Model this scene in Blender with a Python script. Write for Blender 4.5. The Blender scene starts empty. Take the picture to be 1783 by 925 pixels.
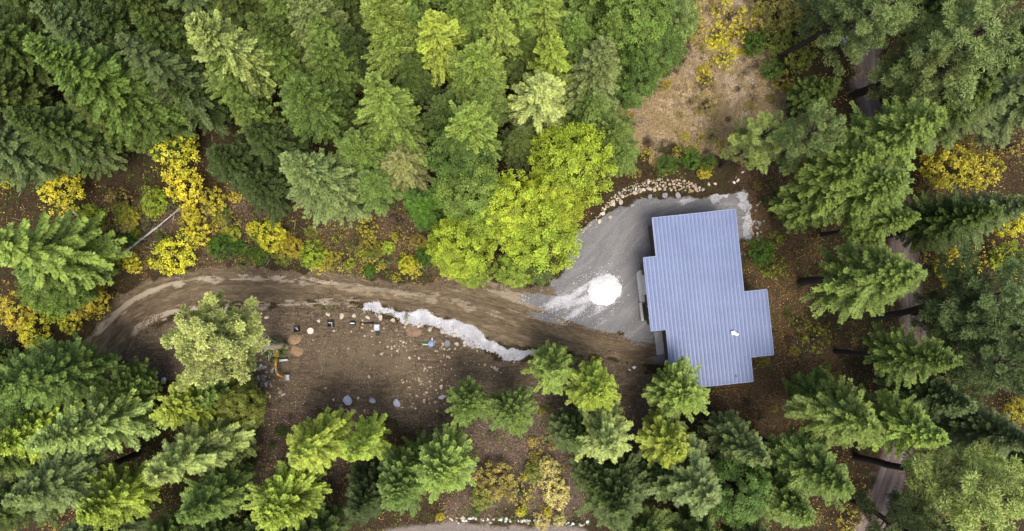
import bpy, bmesh, math, random
import numpy as np
from mathutils import Vector, Matrix, Quaternion

rnd = random.Random(7)
npr = np.random.default_rng(7)
scene = bpy.context.scene
COL = scene.collection
R = math.radians

# ------------------------------------------------------------------ camera
CAM_H = 91.0
PITCH = R(2.29)
F_PX = 1783 * 24.0 / 36.0
cd = bpy.data.cameras.new('camera')
cam = bpy.data.objects.new('camera', cd)
COL.objects.link(cam)
cd.lens = 24.0
cd.sensor_width = 36.0
cd.clip_start = 0.5
cd.clip_end = 3000.0
cam.location = (0, 0, CAM_H)
cam.rotation_euler = (PITCH, 0, 0)
scene.camera = cam

# ------------------------------------------------------------------ world, sun, exposure
SUN_EL, SUN_AZ = R(70), R(160)       # azimuth of the sun, clockwise from north (+y)
world = bpy.data.worlds.new('World')
scene.world = world
world.use_nodes = True
wt = world.node_tree
bg = wt.nodes['Background']
sky = wt.nodes.new('ShaderNodeTexSky')
sky.sky_type = 'NISHITA'
sky.sun_disc = False
sky.sun_elevation = SUN_EL
sky.sun_rotation = SUN_AZ
sky.air_density = 1.0
sky.dust_density = 5.0
sky.ozone_density = 1.0
wt.links.new(sky.outputs[0], bg.inputs[0])
bg.inputs[1].default_value = 0.15
sl = bpy.data.lights.new('sun', 'SUN')
sl.energy = 1.8
sl.angle = R(24)
sl.color = (1.0, 0.95, 0.88)
sun = bpy.data.objects.new('sun', sl)
COL.objects.link(sun)
sdir = Vector((math.sin(SUN_AZ) * math.cos(SUN_EL), math.cos(SUN_AZ) * math.cos(SUN_EL), math.sin(SUN_EL)))
sun.rotation_euler = sdir.to_track_quat('Z', 'Y').to_euler()
sun.location = sdir * 200
scene.view_settings.view_transform = 'Standard'
scene.view_settings.look = 'None'
scene.view_settings.gamma = 1.0
scene.view_settings.use_curve_mapping = False
scene.view_settings.exposure = 0.76
scene.render.engine = 'CYCLES'
scene.cycles.max_bounces = 6
scene.cycles.diffuse_bounces = 4
scene.cycles.transmission_bounces = 3
scene.cycles.use_denoising = True


# ------------------------------------------------------------------ helpers
def P(px, py, z=0.0):
    """photo position (1783 x 925) of something at height z -> world point"""
    u = (px - 891.5) / F_PX
    v = -(py - 462.5) / F_PX
    dy = v * math.cos(PITCH) + math.sin(PITCH)
    dz = v * math.sin(PITCH) - math.cos(PITCH)
    t = (z - CAM_H) / dz
    return Vector((u * t, dy * t, z))


def tag(o, label=None, cat=None, group=None, kind=None):
    if label: o['label'] = label
    if cat: o['category'] = cat
    if group: o['group'] = group
    if kind: o['kind'] = kind
    return o


def link(name, me, parent=None, mat=None):
    o = bpy.data.objects.new(name, me)
    COL.objects.link(o)
    if parent is not None: o.parent = parent
    if mat is not None and me is not None and not me.materials: me.materials.append(mat)
    return o


def empty(name, loc, rz=0.0):
    o = bpy.data.objects.new(name, None)
    o.empty_display_size = 0.3
    COL.objects.link(o)
    o.location = loc
    o.rotation_euler = (0, 0, rz)
    return o


def np_mesh(name, verts, faces, smooth=False):
    """verts (n,3), faces (m,k) arrays"""
    me = bpy.data.meshes.new(name)
    verts = np.asarray(verts, dtype=np.float32)
    faces = np.asarray(faces, dtype=np.int32)
    m, k = faces.shape
    me.vertices.add(len(verts)); me.vertices.foreach_set('co', verts.ravel())
    me.loops.add(m * k); me.loops.foreach_set('vertex_index', faces.ravel())
    me.polygons.add(m)
    me.polygons.foreach_set('loop_start', np.arange(0, m * k, k, dtype=np.int32))
    me.polygons.foreach_set('loop_total', np.full(m, k, dtype=np.int32))
    me.update(calc_edges=True)
    if smooth:
        me.polygons.foreach_set('use_smooth', np.ones(m, dtype=bool))
    return me


class MB:
    """collects boxes, tubes and discs; build() links them as one mesh object"""
    def __init__(s): s.bm = bmesh.new()

    def box(s, c, size, rz=0.0, bevel=0.0, rot=None):
        b = bmesh.new()
        bmesh.ops.create_cube(b, size=1.0)
        bmesh.ops.scale(b, vec=size, verts=b.verts)
        if bevel > 0:
            bmesh.ops.bevel(b, geom=b.edges[:], offset=bevel, segments=2, affect='EDGES', profile=0.6)
        M = Matrix.Translation(Vector(c)) @ (rot if rot is not None else Matrix.Rotation(rz, 4, 'Z'))
        bmesh.ops.transform(b, matrix=M, verts=b.verts)
        s._merge(b)
        return s

    def tube(s, pts, rad, n=8, caps=True):
        pts = [Vector(p) for p in pts]
        rad = rad if isinstance(rad, (list, tuple)) else [rad] * len(pts)
        rings = []
        for i, p in enumerate(pts):
            d = (pts[min(i + 1, len(pts) - 1)] - pts[max(i - 1, 0)]).normalized()
            a = d.orthogonal().normalized() if i == 0 else (a - d * a.dot(d)).normalized()
            c = d.cross(a)
            rings.append([s.bm.verts.new(p + (a * math.cos(t) + c * math.sin(t)) * rad[i])
                          for t in [2 * math.pi * k / n for k in range(n)]])
        for i in range(len(rings) - 1):
            for k in range(n):
                f = s.bm.faces.new((rings[i][k], rings[i][(k + 1) % n], rings[i + 1][(k + 1) % n], rings[i + 1][k]))
                f.smooth = True
        if caps:
            s.bm.faces.new(list(reversed(rings[0]))); s.bm.faces.new(rings[-1])
        return s

    def lathe(s, c, prof, n=24):
        c = Vector(c)
        rings = []
        for r_, z in prof:
            rings.append([s.bm.verts.new(c + Vector((math.cos(t) * r_, math.sin(t) * r_, z)))
                          for t in [2 * math.pi * k / n for k in range(n)]])
        for i in range(len(rings) - 1):
            for k in range(n):
                f = s.bm.faces.new((rings[i][k], rings[i][(k + 1) % n], rings[i + 1][(k + 1) % n], rings[i + 1][k]))
        s.bm.faces.new(list(reversed(rings[0]))); s.bm.faces.new(rings[-1])
        return s

    def prism(s, pts, z0, z1):
        """pts: xy outline; z0/z1 numbers or callables"""
        f0 = z0 if callable(z0) else (lambda p: z0)
        f1 = z1 if callable(z1) else (lambda p: z1)
        lo = [s.bm.verts.new((p[0], p[1], f0(p))) for p in pts]
        hi = [s.bm.verts.new((p[0], p[1], f1(p))) for p in pts]
        n = len(pts)
        for i in range(n):
            s.bm.faces.new((lo[i], lo[(i + 1) % n], hi[(i + 1) % n], hi[i]))
        s.bm.faces.new(list(reversed(lo))); s.bm.faces.new(hi)
        return s

    def _merge(s, b):
        m = bpy.data.meshes.new('tmp'); b.to_mesh(m); b.free()
        s.bm.from_mesh(m); bpy.data.meshes.remove(m)

    def build(s, name, mat, parent=None):
        bmesh.ops.recalc_face_normals(s.bm, faces=s.bm.faces)
        me = bpy.data.meshes.new(name)
        s.bm.to_mesh(me); s.bm.free()
        me.materials.append(mat)
        return link(name, me, parent)


# ------------------------------------------------------------------ node helpers / materials
class NT:
    def __init__(s, name):
        s.m = bpy.data.materials.new(name); s.m.use_nodes = True
        s.t = s.m.node_tree
        s.b = s.t.nodes['Principled BSDF']
        s.b.inputs['Specular IOR Level'].default_value = 0.25
        s.b.inputs['Roughness'].default_value = 0.85

    def n(s, kind, **kw):
        nd = s.t.nodes.new(kind)
        for k, v in kw.items(): setattr(nd, k, v)
        return nd

    def l(s, a, b): s.t.links.new(a, b)

    def attr(s, name):
        nd = s.n('ShaderNodeAttribute'); nd.attribute_name = name
        return nd.outputs['Fac']

    def noise(s, scale, detail=4, rough=0.55, vec=None, dist=0.0):
        nd = s.n('ShaderNodeTexNoise')
        nd.inputs['Scale'].default_value = scale; nd.inputs['Detail'].default_value = detail
        nd.inputs['Roughness'].default_value = rough; nd.inputs['Distortion'].default_value = dist
        if vec is not None: s.l(vec, nd.inputs['Vector'])
        return nd.outputs['Fac']

    def pos(s):
        return s.n('ShaderNodeNewGeometry').outputs['Position']

    def objco(s):
        return s.n('ShaderNodeTexCoord').outputs['Object']

    def ramp(s, fac, stops):
        nd = s.n('ShaderNodeValToRGB')
        el = nd.color_ramp.elements
        while len(el) < len(stops): el.new(0.5)
        for e, (p, c) in zip(el, stops):
            e.position = p
            e.color = (c[0], c[1], c[2], 1) if isinstance(c, (tuple, list)) else (c, c, c, 1)
        s.l(fac, nd.inputs[0])
        return nd.outputs[0]

    def mix(s, fac, a, b, mode='MIX'):
        nd = s.n('ShaderNodeMix'); nd.data_type = 'RGBA'; nd.blend_type = mode; nd.clamp_factor = True
        for v, i in ((fac, 0), (a, 6), (b, 7)):
            if hasattr(v, 'is_output') or isinstance(v, bpy.types.NodeSocket): s.l(v, nd.inputs[i])
            elif i == 0: nd.inputs[0].default_value = v
            else: nd.inputs[i].default_value = (v[0], v[1], v[2], 1)
        return nd.outputs[2]

    def math(s, op, a, b=0.0, clamp=False):
        nd = s.n('ShaderNodeMath'); nd.operation = op; nd.use_clamp = clamp
        for v, i in ((a, 0), (b, 1)):
            if isinstance(v, bpy.types.NodeSocket): s.l(v, nd.inputs[i])
            else: nd.inputs[i].default_value = v
        return nd.outputs[0]

    def bump(s, h, strength=0.5, dist=0.05):
        nd = s.n('ShaderNodeBump'); nd.inputs['Strength'].default_value = strength
        nd.inputs['Distance'].default_value = dist
        s.l(h, nd.inputs['Height']); s.l(nd.outputs[0], s.b.inputs['Normal'])

    def color(s, c):
        if isinstance(c, bpy.types.NodeSocket): s.l(c, s.b.inputs['Base Color'])
        else: s.b.inputs['Base Color'].default_value = (c[0], c[1], c[2], 1)


def mat_simple(name, col, var=0.25, scale=6.0, rough=0.8, metal=0.0, spec=0.25):
    t = NT(name)
    f = t.noise(scale, 5, 0.6, t.objco())
    a = [c * (1 - var) for c in col]; b = [min(1, c * (1 + var)) for c in col]
    t.color(t.ramp(f, [(0.3, tuple(a)), (0.7, tuple(b))]))
    t.b.inputs['Roughness'].default_value = rough
    t.b.inputs['Metallic'].default_value = metal
    t.b.inputs['Specular IOR Level'].default_value = spec
    t.bump(f, 0.2, 0.02)
    return t.m


def mat_foliage(name, transl=0.35, rough=0.55, leafy=False):
    """colour comes from each tree's own object colour, with leaf-to-leaf variation stored on the faces"""
    t = NT(name)
    oi = t.n('ShaderNodeObjectInfo')
    tint = t.attr('tint')
    warm = t.attr('warm')
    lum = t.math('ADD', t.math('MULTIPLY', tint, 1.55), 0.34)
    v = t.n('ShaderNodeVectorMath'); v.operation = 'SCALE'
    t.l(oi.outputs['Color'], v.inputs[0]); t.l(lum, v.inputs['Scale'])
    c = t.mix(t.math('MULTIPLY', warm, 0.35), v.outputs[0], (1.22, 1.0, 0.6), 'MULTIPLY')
    if leafy:
        c = t.mix(t.ramp(warm, [(0.55, 0.0), (0.85, 0.85)]), v.outputs[0], (0.74, 0.86, 0.8), 'MULTIPLY')
    t.color(c)
    t.b.inputs['Roughness'].default_value = rough
    t.b.inputs['Specular IOR Level'].default_value = 0.22
    tr = t.n('ShaderNodeBsdfTranslucent'); t.l(c, tr.inputs['Color'])
    mx = t.n('ShaderNodeMixShader'); mx.inputs[0].default_value = transl
    t.l(t.b.outputs[0], mx.inputs[1]); t.l(tr.outputs[0], mx.inputs[2])
    t.l(mx.outputs[0], t.t.nodes['Material Output'].inputs['Surface'])
    return t.m


def mat_bark(name, c0, c1):
    t = NT(name)
    mp = t.n('ShaderNodeMapping'); mp.inputs['Scale'].default_value = (6, 6, 0.8)
    t.l(t.objco(), mp.inputs['Vector'])
    f = t.noise(2.0, 6, 0.65, mp.outputs[0])
    t.color(t.ramp(f, [(0.3, c0), (0.7, c1)]))
    t.bump(f, 0.8, 0.05)
    return t.m


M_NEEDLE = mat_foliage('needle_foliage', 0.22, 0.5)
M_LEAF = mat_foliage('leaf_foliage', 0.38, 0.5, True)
M_BARK = mat_bark('dark_bark', (0.018, 0.014, 0.011), (0.075, 0.055, 0.042))
M_PALEBARK = mat_bark('pale_bark', (0.30, 0.24, 0.17), (0.62, 0.52, 0.40))
M_DEADWOOD = mat_bark('weathered_wood', (0.22, 0.21, 0.21), (0.50, 0.48, 0.48))
M_BROWNWOOD = mat_bark('brown_deadwood', (0.08, 0.055, 0.04), (0.22, 0.16, 0.12))


# ------------------------------------------------------------------ numpy noise + polygons
def lattice_noise(x, y, scale, seed, octaves=4):
    out = np.zeros_like(x); amp = 1.0; tot = 0.0
    g = np.random.default_rng(seed)
    for o in range(octaves):
        tab = g.random((256, 256))
        fx = x * scale * 2 ** o + 37.3 * o; fy = y * scale * 2 ** o + 11.7 * o
        ix = np.floor(fx).astype(int); iy = np.floor(fy).astype(int)
        tx = fx - ix; ty = fy - iy
        tx = tx * tx * (3 - 2 * tx); ty = ty * ty * (3 - 2 * ty)
        a = tab[ix % 256, iy % 256]; b = tab[(ix + 1) % 256, iy % 256]
        c = tab[ix % 256, (iy + 1) % 256]; d = tab[(ix + 1) % 256, (iy + 1) % 256]
        out += amp * ((a * (1 - tx) + b * tx) * (1 - ty) + (c * (1 - tx) + d * tx) * ty)
        tot += amp; amp *= 0.5
    return out / tot


def poly_world(pts): return np.array([P(a, b)[:2] for a, b in pts])


def sdist(x, y, poly):
    """signed distance, positive inside"""
    n = len(poly); dmin = np.full(x.shape, 1e9); inside = np.zeros(x.shape, bool)
    for i in range(n):
        ax, ay = poly[i]; bx, by = poly[(i + 1) % n]
        ex, ey = bx - ax, by - ay
        t = np.clip(((x - ax) * ex + (y - ay) * ey) / (ex * ex + ey * ey + 1e-9), 0, 1)
        dmin = np.minimum(dmin, np.hypot(x - ax - t * ex, y - ay - t * ey))
        if ey != 0:
            cr = ((ay > y) != (by > y)) & (x < ex * (y - ay) / ey + ax)
            inside ^= cr
    return np.where(inside, dmin, -dmin)


def along(x, y, line):
    """arc length and signed lateral offset with respect to a polyline"""
    best = np.full(x.shape, 1e9); s = np.zeros_like(x); d = np.zeros_like(x); acc = 0.0
    for i in range(len(line) - 1):
        ax, ay = line[i]; bx, by = line[i + 1]
        ex, ey = bx - ax, by - ay; L = math.hypot(ex, ey)
        t = np.clip(((x - ax) * ex + (y - ay) * ey) / (L * L), 0, 1)
        dd = np.hypot(x - ax - t * ex, y - ay - t * ey)
        sg = np.sign(ex * (y - ay) - ey * (x - ax))
        m = dd < best
        best = np.where(m, dd, best); s = np.where(m, acc + t * L, s); d = np.where(m, dd * sg, d)
        acc += L
    return s, d


def smooth_line(pts, it=3):
    p = [np.array(q, float) for q in pts]
    for _ in range(it):
        q = [p[0]]
        for a, b in zip(p[:-1], p[1:]):
            q += [a * 0.75 + b * 0.25, a * 0.25 + b * 0.75]
        q.append(p[-1]); p = q
    return np.array(p)


def sstep(v, a, b):
    t = np.clip((v - a) / (b - a), 0, 1); return t * t * (3 - 2 * t)


# ------------------------------------------------------------------ terrain
POLY = {
 'drive': [(60,800),(95,720),(135,610),(165,560),(205,515),(250,490),(320,472),(400,464),(500,468),(600,482),(700,492),(800,490),(900,494),(990,500),(1000,560),(1080,578),(1130,580),(1160,600),(1150,640),(1060,622),(1000,614),(945,612),(880,605),(835,590),(790,565),(740,552),(680,540),(600,522),(520,524),(440,530),(370,530),(300,542),(255,570),(215,615),(170,700),(130,800)],
 'gravel': [(905,535),(940,508),(985,470),(1000,412),(1040,380),(1075,358),(1125,345),(1180,343),(1240,338),(1300,328),(1308,370),(1304,414),(1250,420),(1180,560),(1170,625),(1150,628),(1135,595),(1080,582),(1010,582),(960,562),(930,545)],
 'white': [(628,530),(650,524),(690,538),(740,540),(785,552),(815,566),(850,585),(885,604),(942,607),(945,614),(915,628),(878,627),(845,610),(812,594),(790,585),(755,567),(720,566),(680,553),(650,546)],
 'white2': [(1175,349),(1215,340),(1250,333),(1298,327),(1303,350),(1309,372),(1304,412),(1297,410),(1298,372),(1286,345),(1245,352),(1180,356)],
 'white3': [(918,530),(950,508),(985,500),(1025,492),(1060,520),(1040,545),(1000,556),(965,545),(935,538)],
 'heapring': [(1020,488),(1040,470),(1068,470),(1088,490),(1090,515),(1075,535),(1050,545),(1010,548),(975,540),(990,520),(1015,505)],
 'pitlight': [(560,585),(640,575),(700,590),(730,620),(760,640),(740,675),(640,680),(560,665),(530,625)],
 'pale': [(800,500),(880,500),(990,506),(960,530),(1010,570),(930,560),(860,530)],
 'pit': [(180,690),(212,625),(255,577),(330,548),(420,536),(520,528),(620,538),(690,556),(750,572),(800,588),(845,613),(880,632),(945,622),(1060,628),(1150,645),(1160,700),(1040,700),(930,690),(860,700),(780,720),(700,730),(600,730),(480,705),(440,665),(330,655),(230,670)],
 'dry': [(1085,180),(1150,150),(1195,95),(1205,-40),(1320,-40),(1325,110),(1385,150),(1400,240),(1340,262),(1270,252),(1200,262),(1135,265),(1100,225)],
 'litter': [(600,350),(720,330),(770,440),(770,485),(600,470),(470,455),(300,470),(160,470),(120,380),(260,330),(420,330),(520,420)],
 'east': [(1290,300),(1400,250),(1420,420),(1400,560),(1480,600),(1470,680),(1330,760),(1230,700),(1330,620),(1300,430)],
 'south': [(780,720),(930,700),(1160,640),(1130,800),(1030,900),(1020,905),(780,900),(830,790),(640,720),(560,860),(400,830),(430,700)],
 'road': [(560,1000),(640,930),(700,915),(780,909),(900,914),(1000,914),(1060,930),(1200,1000)],
}
PW = {k: poly_world(v) for k, v in POLY.items()}
TRACK = np.array([P(a, b)[:2] for a, b in [(1500,-120),(1505,60),(1515,190),(1545,300),(1572,400),(1585,520),(1592,620),(1580,720),(1555,800),(1525,900),(1490,1060)]])
TRACK = smooth_line(TRACK, 2)
DRIVE_LINE = smooth_line([P(a, b)[:2] for a, b in [(70,800),(140,650),(200,560),(300,505),(450,497),(600,502),(750,520),(900,555),(1010,590),(1160,612)]], 3)
YARD_LINE = smooth_line([P(a, b)[:2] for a, b in [(880,560),(960,525),(1050,470),(1090,400),(1150,350),(1300,345)]], 3)
PAD = [P(a, b)[:2] for a, b in [(1500, 0)]]

x_in = np.arange(-76, 76.01, 0.2); y_in = np.arange(-44, 48.01, 0.2)


def extend(a, step=0.4, far=900):
    lo, hi = [a[0]], [a[-1]]; d = step
    while hi[-1] < far: d *= 1.35; hi.append(hi[-1] + d); lo.append(lo[-1] - d)
    return np.array(lo[:0:-1] + list(a) + hi[1:])


gx = extend(x_in); gy = extend(y_in)
X, Y = np.meshgrid(gx, gy, indexing='ij')
nA = lattice_noise(X, Y, 0.35, 1, 4) - 0.5
nB = lattice_noise(X, Y, 1.3, 2, 3) - 0.5
nC = lattice_noise(X, Y, 0.05, 3, 3) - 0.5
SD = {k: sdist(X, Y, v) for k, v in PW.items()}
edge = nA * 2.2 + nB * 1.2
W = {}
ys, yd = along(X, Y, YARD_LINE)
ds, dd = along(X, Y, DRIVE_LINE)
W['drive'] = sstep(SD['drive'] + edge * 0.8, -0.5, 0.6)
stk = lattice_noise(ys * 0.25, yd * 1.6, 1.0, 79, 3) - 0.5
stk2 = lattice_noise(ds * 0.22, dd * 1.8, 1.0, 80, 3) - 0.5
w_d = W['drive']
W['gravel'] = (1 - w_d) * sstep(SD['gravel'] + edge * 0.6, -0.25, 0.35) + w_d * sstep(SD['gravel'] + edge * 0.8 + stk2 * 6.5, -0.9, 1.3)
stk = lattice_noise(ys * 0.25, yd * 1.6, 1.0, 79, 3) - 0.5
W['white'] = np.maximum(np.maximum(sstep(SD['white'] - 0.02 + edge * 0.7, -0.2, 0.3), sstep(SD['white2'] + edge * 1.1, -0.1, 0.25)),
                        0.9 * sstep(SD['white3'] + stk * 6.0 + edge, -1.2, 3.2))
W['white'] = np.maximum(W['white'], 0.6 * sstep(SD['heapring'] + edge * 1.5 + stk * 4, 0.0, 2.2))
W['pitlight'] = sstep(SD['pitlight'] + edge * 2.5, -0.5, 2.5)
def band(line, width, nf):
    s_, d_ = along(X, Y, smooth_line([P(a, b)[:2] for a, b in line], 3))
    L_ = s_.max(); ends = sstep(s_, 0.01, 3) * sstep(L_ - s_, 0.01, 3)
    st = lattice_noise(s_ * 0.6, d_ * 3.0, 1.0, 77, 3) - 0.5
    return sstep(width - np.abs(d_) + st * nf, -0.15, 0.45) * ends
W['pale'] = np.maximum.reduce([0.8 * band([(150,600),(195,552),(240,517),(300,492),(400,481),(520,486),(620,500)], 0.5, 1.6),
    0.75 * band([(215,600),(250,562),(300,543),(380,533),(480,528),(590,524),(650,530)], 0.5, 1.8),
    0.5 * band([(560,497),(700,510),(820,530),(900,560)], 0.6, 2.2), 0.55 * sstep(SD['pale'] + (lattice_noise(ds * 0.2, dd * 2.2, 1.0, 78, 3) - .5) * 6, -0.5, 1.2)])
W['pit'] = sstep(SD['pit'] + edge * 1.2, -0.6, 0.6)
W['dry'] = sstep(SD['dry'] + edge * 3.2, -1.6, 1.6)
W['litter'] = sstep(SD['litter'] + edge * 2.5, -1.5, 1.5)
W['east'] = sstep(SD['east'] + edge * 2.5, -1.5, 1.5)
W['south'] = sstep(SD['south'] + edge * 2.5, -1.5, 1.5)
W['road'] = sstep(SD['road'] + edge * 0.5, -0.2, 0.4)
ts, td = along(X, Y, TRACK)
W['track'] = sstep(2.1 - np.abs(td) + edge * 1.0, -0.3, 0.7)
flat = np.maximum.reduce([W['drive'], W['gravel'], W['road'], W['track']])
house_c = P(1225, 515, 0)
hflat = sstep(14 - np.hypot(X - house_c.x, Y - house_c.y), -3, 2)
rough = (1 - flat) * (1 - hflat)
Z = nC * 3.0 * (1 - hflat) * np.clip(1 - flat, 0.25, 1) * 0.6 + nA * 0.55 * rough + nB * 0.16 * rough
Z -= 0.35 * sstep(SD['pit'], 0.0, 2.2) * (1 - flat)
Z += W['pit'] * nB * 0.18
rut = np.exp(-((np.abs(dd) - 0.95) / 0.28) ** 2)
Z -= W['drive'] * (1 - W['gravel']) * rut * 0.05
Z += (np.hypot(X, Y) > 120) * 0.0


def gz(x, y):
    i = np.clip(np.searchsorted(gx, x) - 1, 0, len(gx) - 2); j = np.clip(np.searchsorted(gy, y) - 1, 0, len(gy) - 2)
    tx = (x - gx[i]) / (gx[i + 1] - gx[i]); ty = (y - gy[j]) / (gy[j + 1] - gy[j])
    return float((Z[i, j] * (1 - tx) + Z[i + 1, j] * tx) * (1 - ty) + (Z[i, j + 1] * (1 - tx) + Z[i + 1, j + 1] * tx) * ty)


def gw(name, x, y):
    i = int(np.clip(np.searchsorted(gx, x), 0, len(gx) - 1)); j = int(np.clip(np.searchsorted(gy, y), 0, len(gy) - 1))
    return float(W[name][i, j])


def G(px, py, dz=0.0):
    p = P(px, py, 0); z = gz(p.x, p.y)
    p = P(px, py, z); p.z = gz(p.x, p.y) + dz
    return p


# --- terrain material
t = NT('terrain_surface')
pos = t.pos()
n1 = t.noise(0.9, 6, 0.62, pos); n2 = t.noise(5.0, 5, 0.7, pos); n3 = t.noise(0.18, 4, 0.5, pos); n4 = t.noise(7.0, 4, 0.75, pos)
def streak(sa, da, ks, kd, detail=5):
    cx = t.n('ShaderNodeCombineXYZ')
    t.l(t.math('MULTIPLY', t.attr(sa), ks), cx.inputs[0]); t.l(t.math('MULTIPLY', t.attr(da), kd), cx.inputs[1])
    return t.noise(1.0, detail, 0.6, cx.outputs[0], 0.6)
s_dr = streak('drive_s', 'drive_d', 0.38, 1.5)
s_dr2 = streak('drive_s', 'drive_d', 0.9, 5.5)
s_yd = streak('yard_s', 'yard_d', 0.18, 0.9)
s_yd2 = streak('yard_s', 'yard_d', 0.6, 5.0)
s_tr = streak('track_s', 'track_d', 0.12, 1.6)
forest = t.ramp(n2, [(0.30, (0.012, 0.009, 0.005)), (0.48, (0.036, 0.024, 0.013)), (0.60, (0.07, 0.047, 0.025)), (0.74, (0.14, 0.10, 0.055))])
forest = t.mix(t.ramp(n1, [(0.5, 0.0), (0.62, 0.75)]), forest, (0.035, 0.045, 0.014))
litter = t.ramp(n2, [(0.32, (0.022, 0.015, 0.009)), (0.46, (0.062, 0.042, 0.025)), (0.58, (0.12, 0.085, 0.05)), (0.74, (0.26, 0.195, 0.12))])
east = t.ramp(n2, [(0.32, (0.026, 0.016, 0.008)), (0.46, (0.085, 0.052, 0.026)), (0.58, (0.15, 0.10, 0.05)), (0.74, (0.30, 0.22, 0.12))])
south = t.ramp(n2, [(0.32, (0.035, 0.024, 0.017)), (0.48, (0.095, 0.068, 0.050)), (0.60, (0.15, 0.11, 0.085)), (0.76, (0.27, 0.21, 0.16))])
dry = t.ramp(n2, [(0.34, (0.08, 0.055, 0.025)), (0.45, (0.26, 0.185, 0.09)), (0.54, (0.42, 0.32, 0.17)), (0.70, (0.60, 0.49, 0.30))])
dry = t.mix(t.ramp(n1, [(0.40, 0.75), (0.54, 0.0)]), dry, (0.11, 0.078, 0.035))
dry = t.mix(t.ramp(n3, [(0.42, 0.0), (0.58, 0.6)]), dry, t.ramp(n2, [(0.38, (0.15, 0.11, 0.07)), (0.6, (0.48, 0.395, 0.30))]))
trk = t.ramp(s_tr, [(0.3, (0.10, 0.072, 0.055)), (0.55, (0.19, 0.15, 0.13)), (0.75, (0.30, 0.26, 0.25))])
trk = t.mix(t.ramp(n2, [(0.55, 0.0), (0.68, 0.8)]), trk, (0.23, 0.12, 0.055))
pit = t.ramp(n1, [(0.3, (0.048, 0.034, 0.020)), (0.5, (0.105, 0.078, 0.047)), (0.7, (0.17, 0.132, 0.08))])
mpp = t.n('ShaderNodeMapping'); mpp.inputs['Scale'].default_value = (0.35, 2.2, 1); mpp.inputs['Rotation'].default_value = (0, 0, R(4)); t.l(pos, mpp.inputs['Vector'])
n5 = t.noise(1.4, 5, 0.65, mpp.outputs[0], 0.8)
pit = t.mix(0.5, pit, t.ramp(n5, [(0.34, (0.045, 0.032, 0.021)), (0.5, (0.11, 0.082, 0.054)), (0.66, (0.23, 0.18, 0.125))]))
pit = t.mix(t.ramp(n4, [(0.56, 0.0), (0.66, 0.65)]), pit, (0.33, 0.255, 0.18))
pit = t.mix(t.ramp(n4, [(0.36, 0.8), (0.44, 0.0)]), pit, (0.035, 0.024, 0.016))
drv = t.ramp(s_dr, [(0.36, (0.060, 0.042, 0.022)), (0.50, (0.125, 0.091, 0.052)), (0.60, (0.195, 0.148, 0.090)), (0.72, (0.34, 0.275, 0.18))])
drv = t.mix(0.3, drv, t.ramp(n4, [(0.35, (0.06, 0.045, 0.03)), (0.55, (0.15, 0.115, 0.08)), (0.75, (0.36, 0.30, 0.23))]))
drv = t.mix(0.38, drv, t.ramp(s_dr2, [(0.35, (0.068, 0.048, 0.027)), (0.65, (0.25, 0.195, 0.12))]))
grv = t.ramp(s_yd, [(0.3, (0.12, 0.121, 0.125)), (0.5, (0.185, 0.184, 0.186)), (0.7, (0.30, 0.29, 0.285))])
grv = t.mix(0.3, grv, t.ramp(s_yd2, [(0.35, (0.09, 0.092, 0.096)), (0.65, (0.27, 0.262, 0.255))]))
grv = t.mix(0.35, grv, t.ramp(n4, [(0.3, (0.08, 0.08, 0.082)), (0.7, (0.29, 0.288, 0.288))]))
wht = t.ramp(t.math('ADD', t.math('MULTIPLY', n2, 0.4), t.math('MULTIPLY', n1, 0.6)), [(0.25, (0.24, 0.24, 0.25)), (0.42, (0.37, 0.37, 0.385)), (0.54, (0.47, 0.47, 0.488)), (0.68, (0.66, 0.66, 0.675))])
road = t.ramp(n2, [(0.3, (0.12, 0.10, 0.085)), (0.7, (0.26, 0.22, 0.19))])
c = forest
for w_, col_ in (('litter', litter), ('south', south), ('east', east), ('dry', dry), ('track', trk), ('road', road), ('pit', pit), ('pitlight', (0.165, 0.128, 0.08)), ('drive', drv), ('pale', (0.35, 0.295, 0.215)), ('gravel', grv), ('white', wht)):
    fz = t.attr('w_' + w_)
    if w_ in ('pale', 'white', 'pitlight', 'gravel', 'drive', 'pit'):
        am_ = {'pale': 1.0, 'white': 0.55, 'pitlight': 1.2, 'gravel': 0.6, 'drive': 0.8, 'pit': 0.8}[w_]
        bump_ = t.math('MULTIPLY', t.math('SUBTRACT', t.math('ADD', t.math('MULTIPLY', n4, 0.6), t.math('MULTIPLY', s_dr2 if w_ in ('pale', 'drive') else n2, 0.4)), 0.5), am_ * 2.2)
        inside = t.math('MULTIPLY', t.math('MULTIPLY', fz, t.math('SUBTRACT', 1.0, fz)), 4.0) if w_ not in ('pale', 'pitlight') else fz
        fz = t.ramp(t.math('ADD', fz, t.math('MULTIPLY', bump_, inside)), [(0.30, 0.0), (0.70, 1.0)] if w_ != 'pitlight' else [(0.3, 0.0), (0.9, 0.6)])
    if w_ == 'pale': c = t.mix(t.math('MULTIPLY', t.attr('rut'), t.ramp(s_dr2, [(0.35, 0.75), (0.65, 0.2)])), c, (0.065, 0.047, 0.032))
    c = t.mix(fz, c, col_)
t.color(c)
t.b.inputs['Roughness'].default_value = 0.95
t.b.inputs['Specular IOR Level'].default_value = 0.1
t.bump(t.math('ADD', n2, t.math('MULTIPLY', n4, 0.5)), 1.0, 0.16)
M_TERRAIN = t.m

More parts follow.
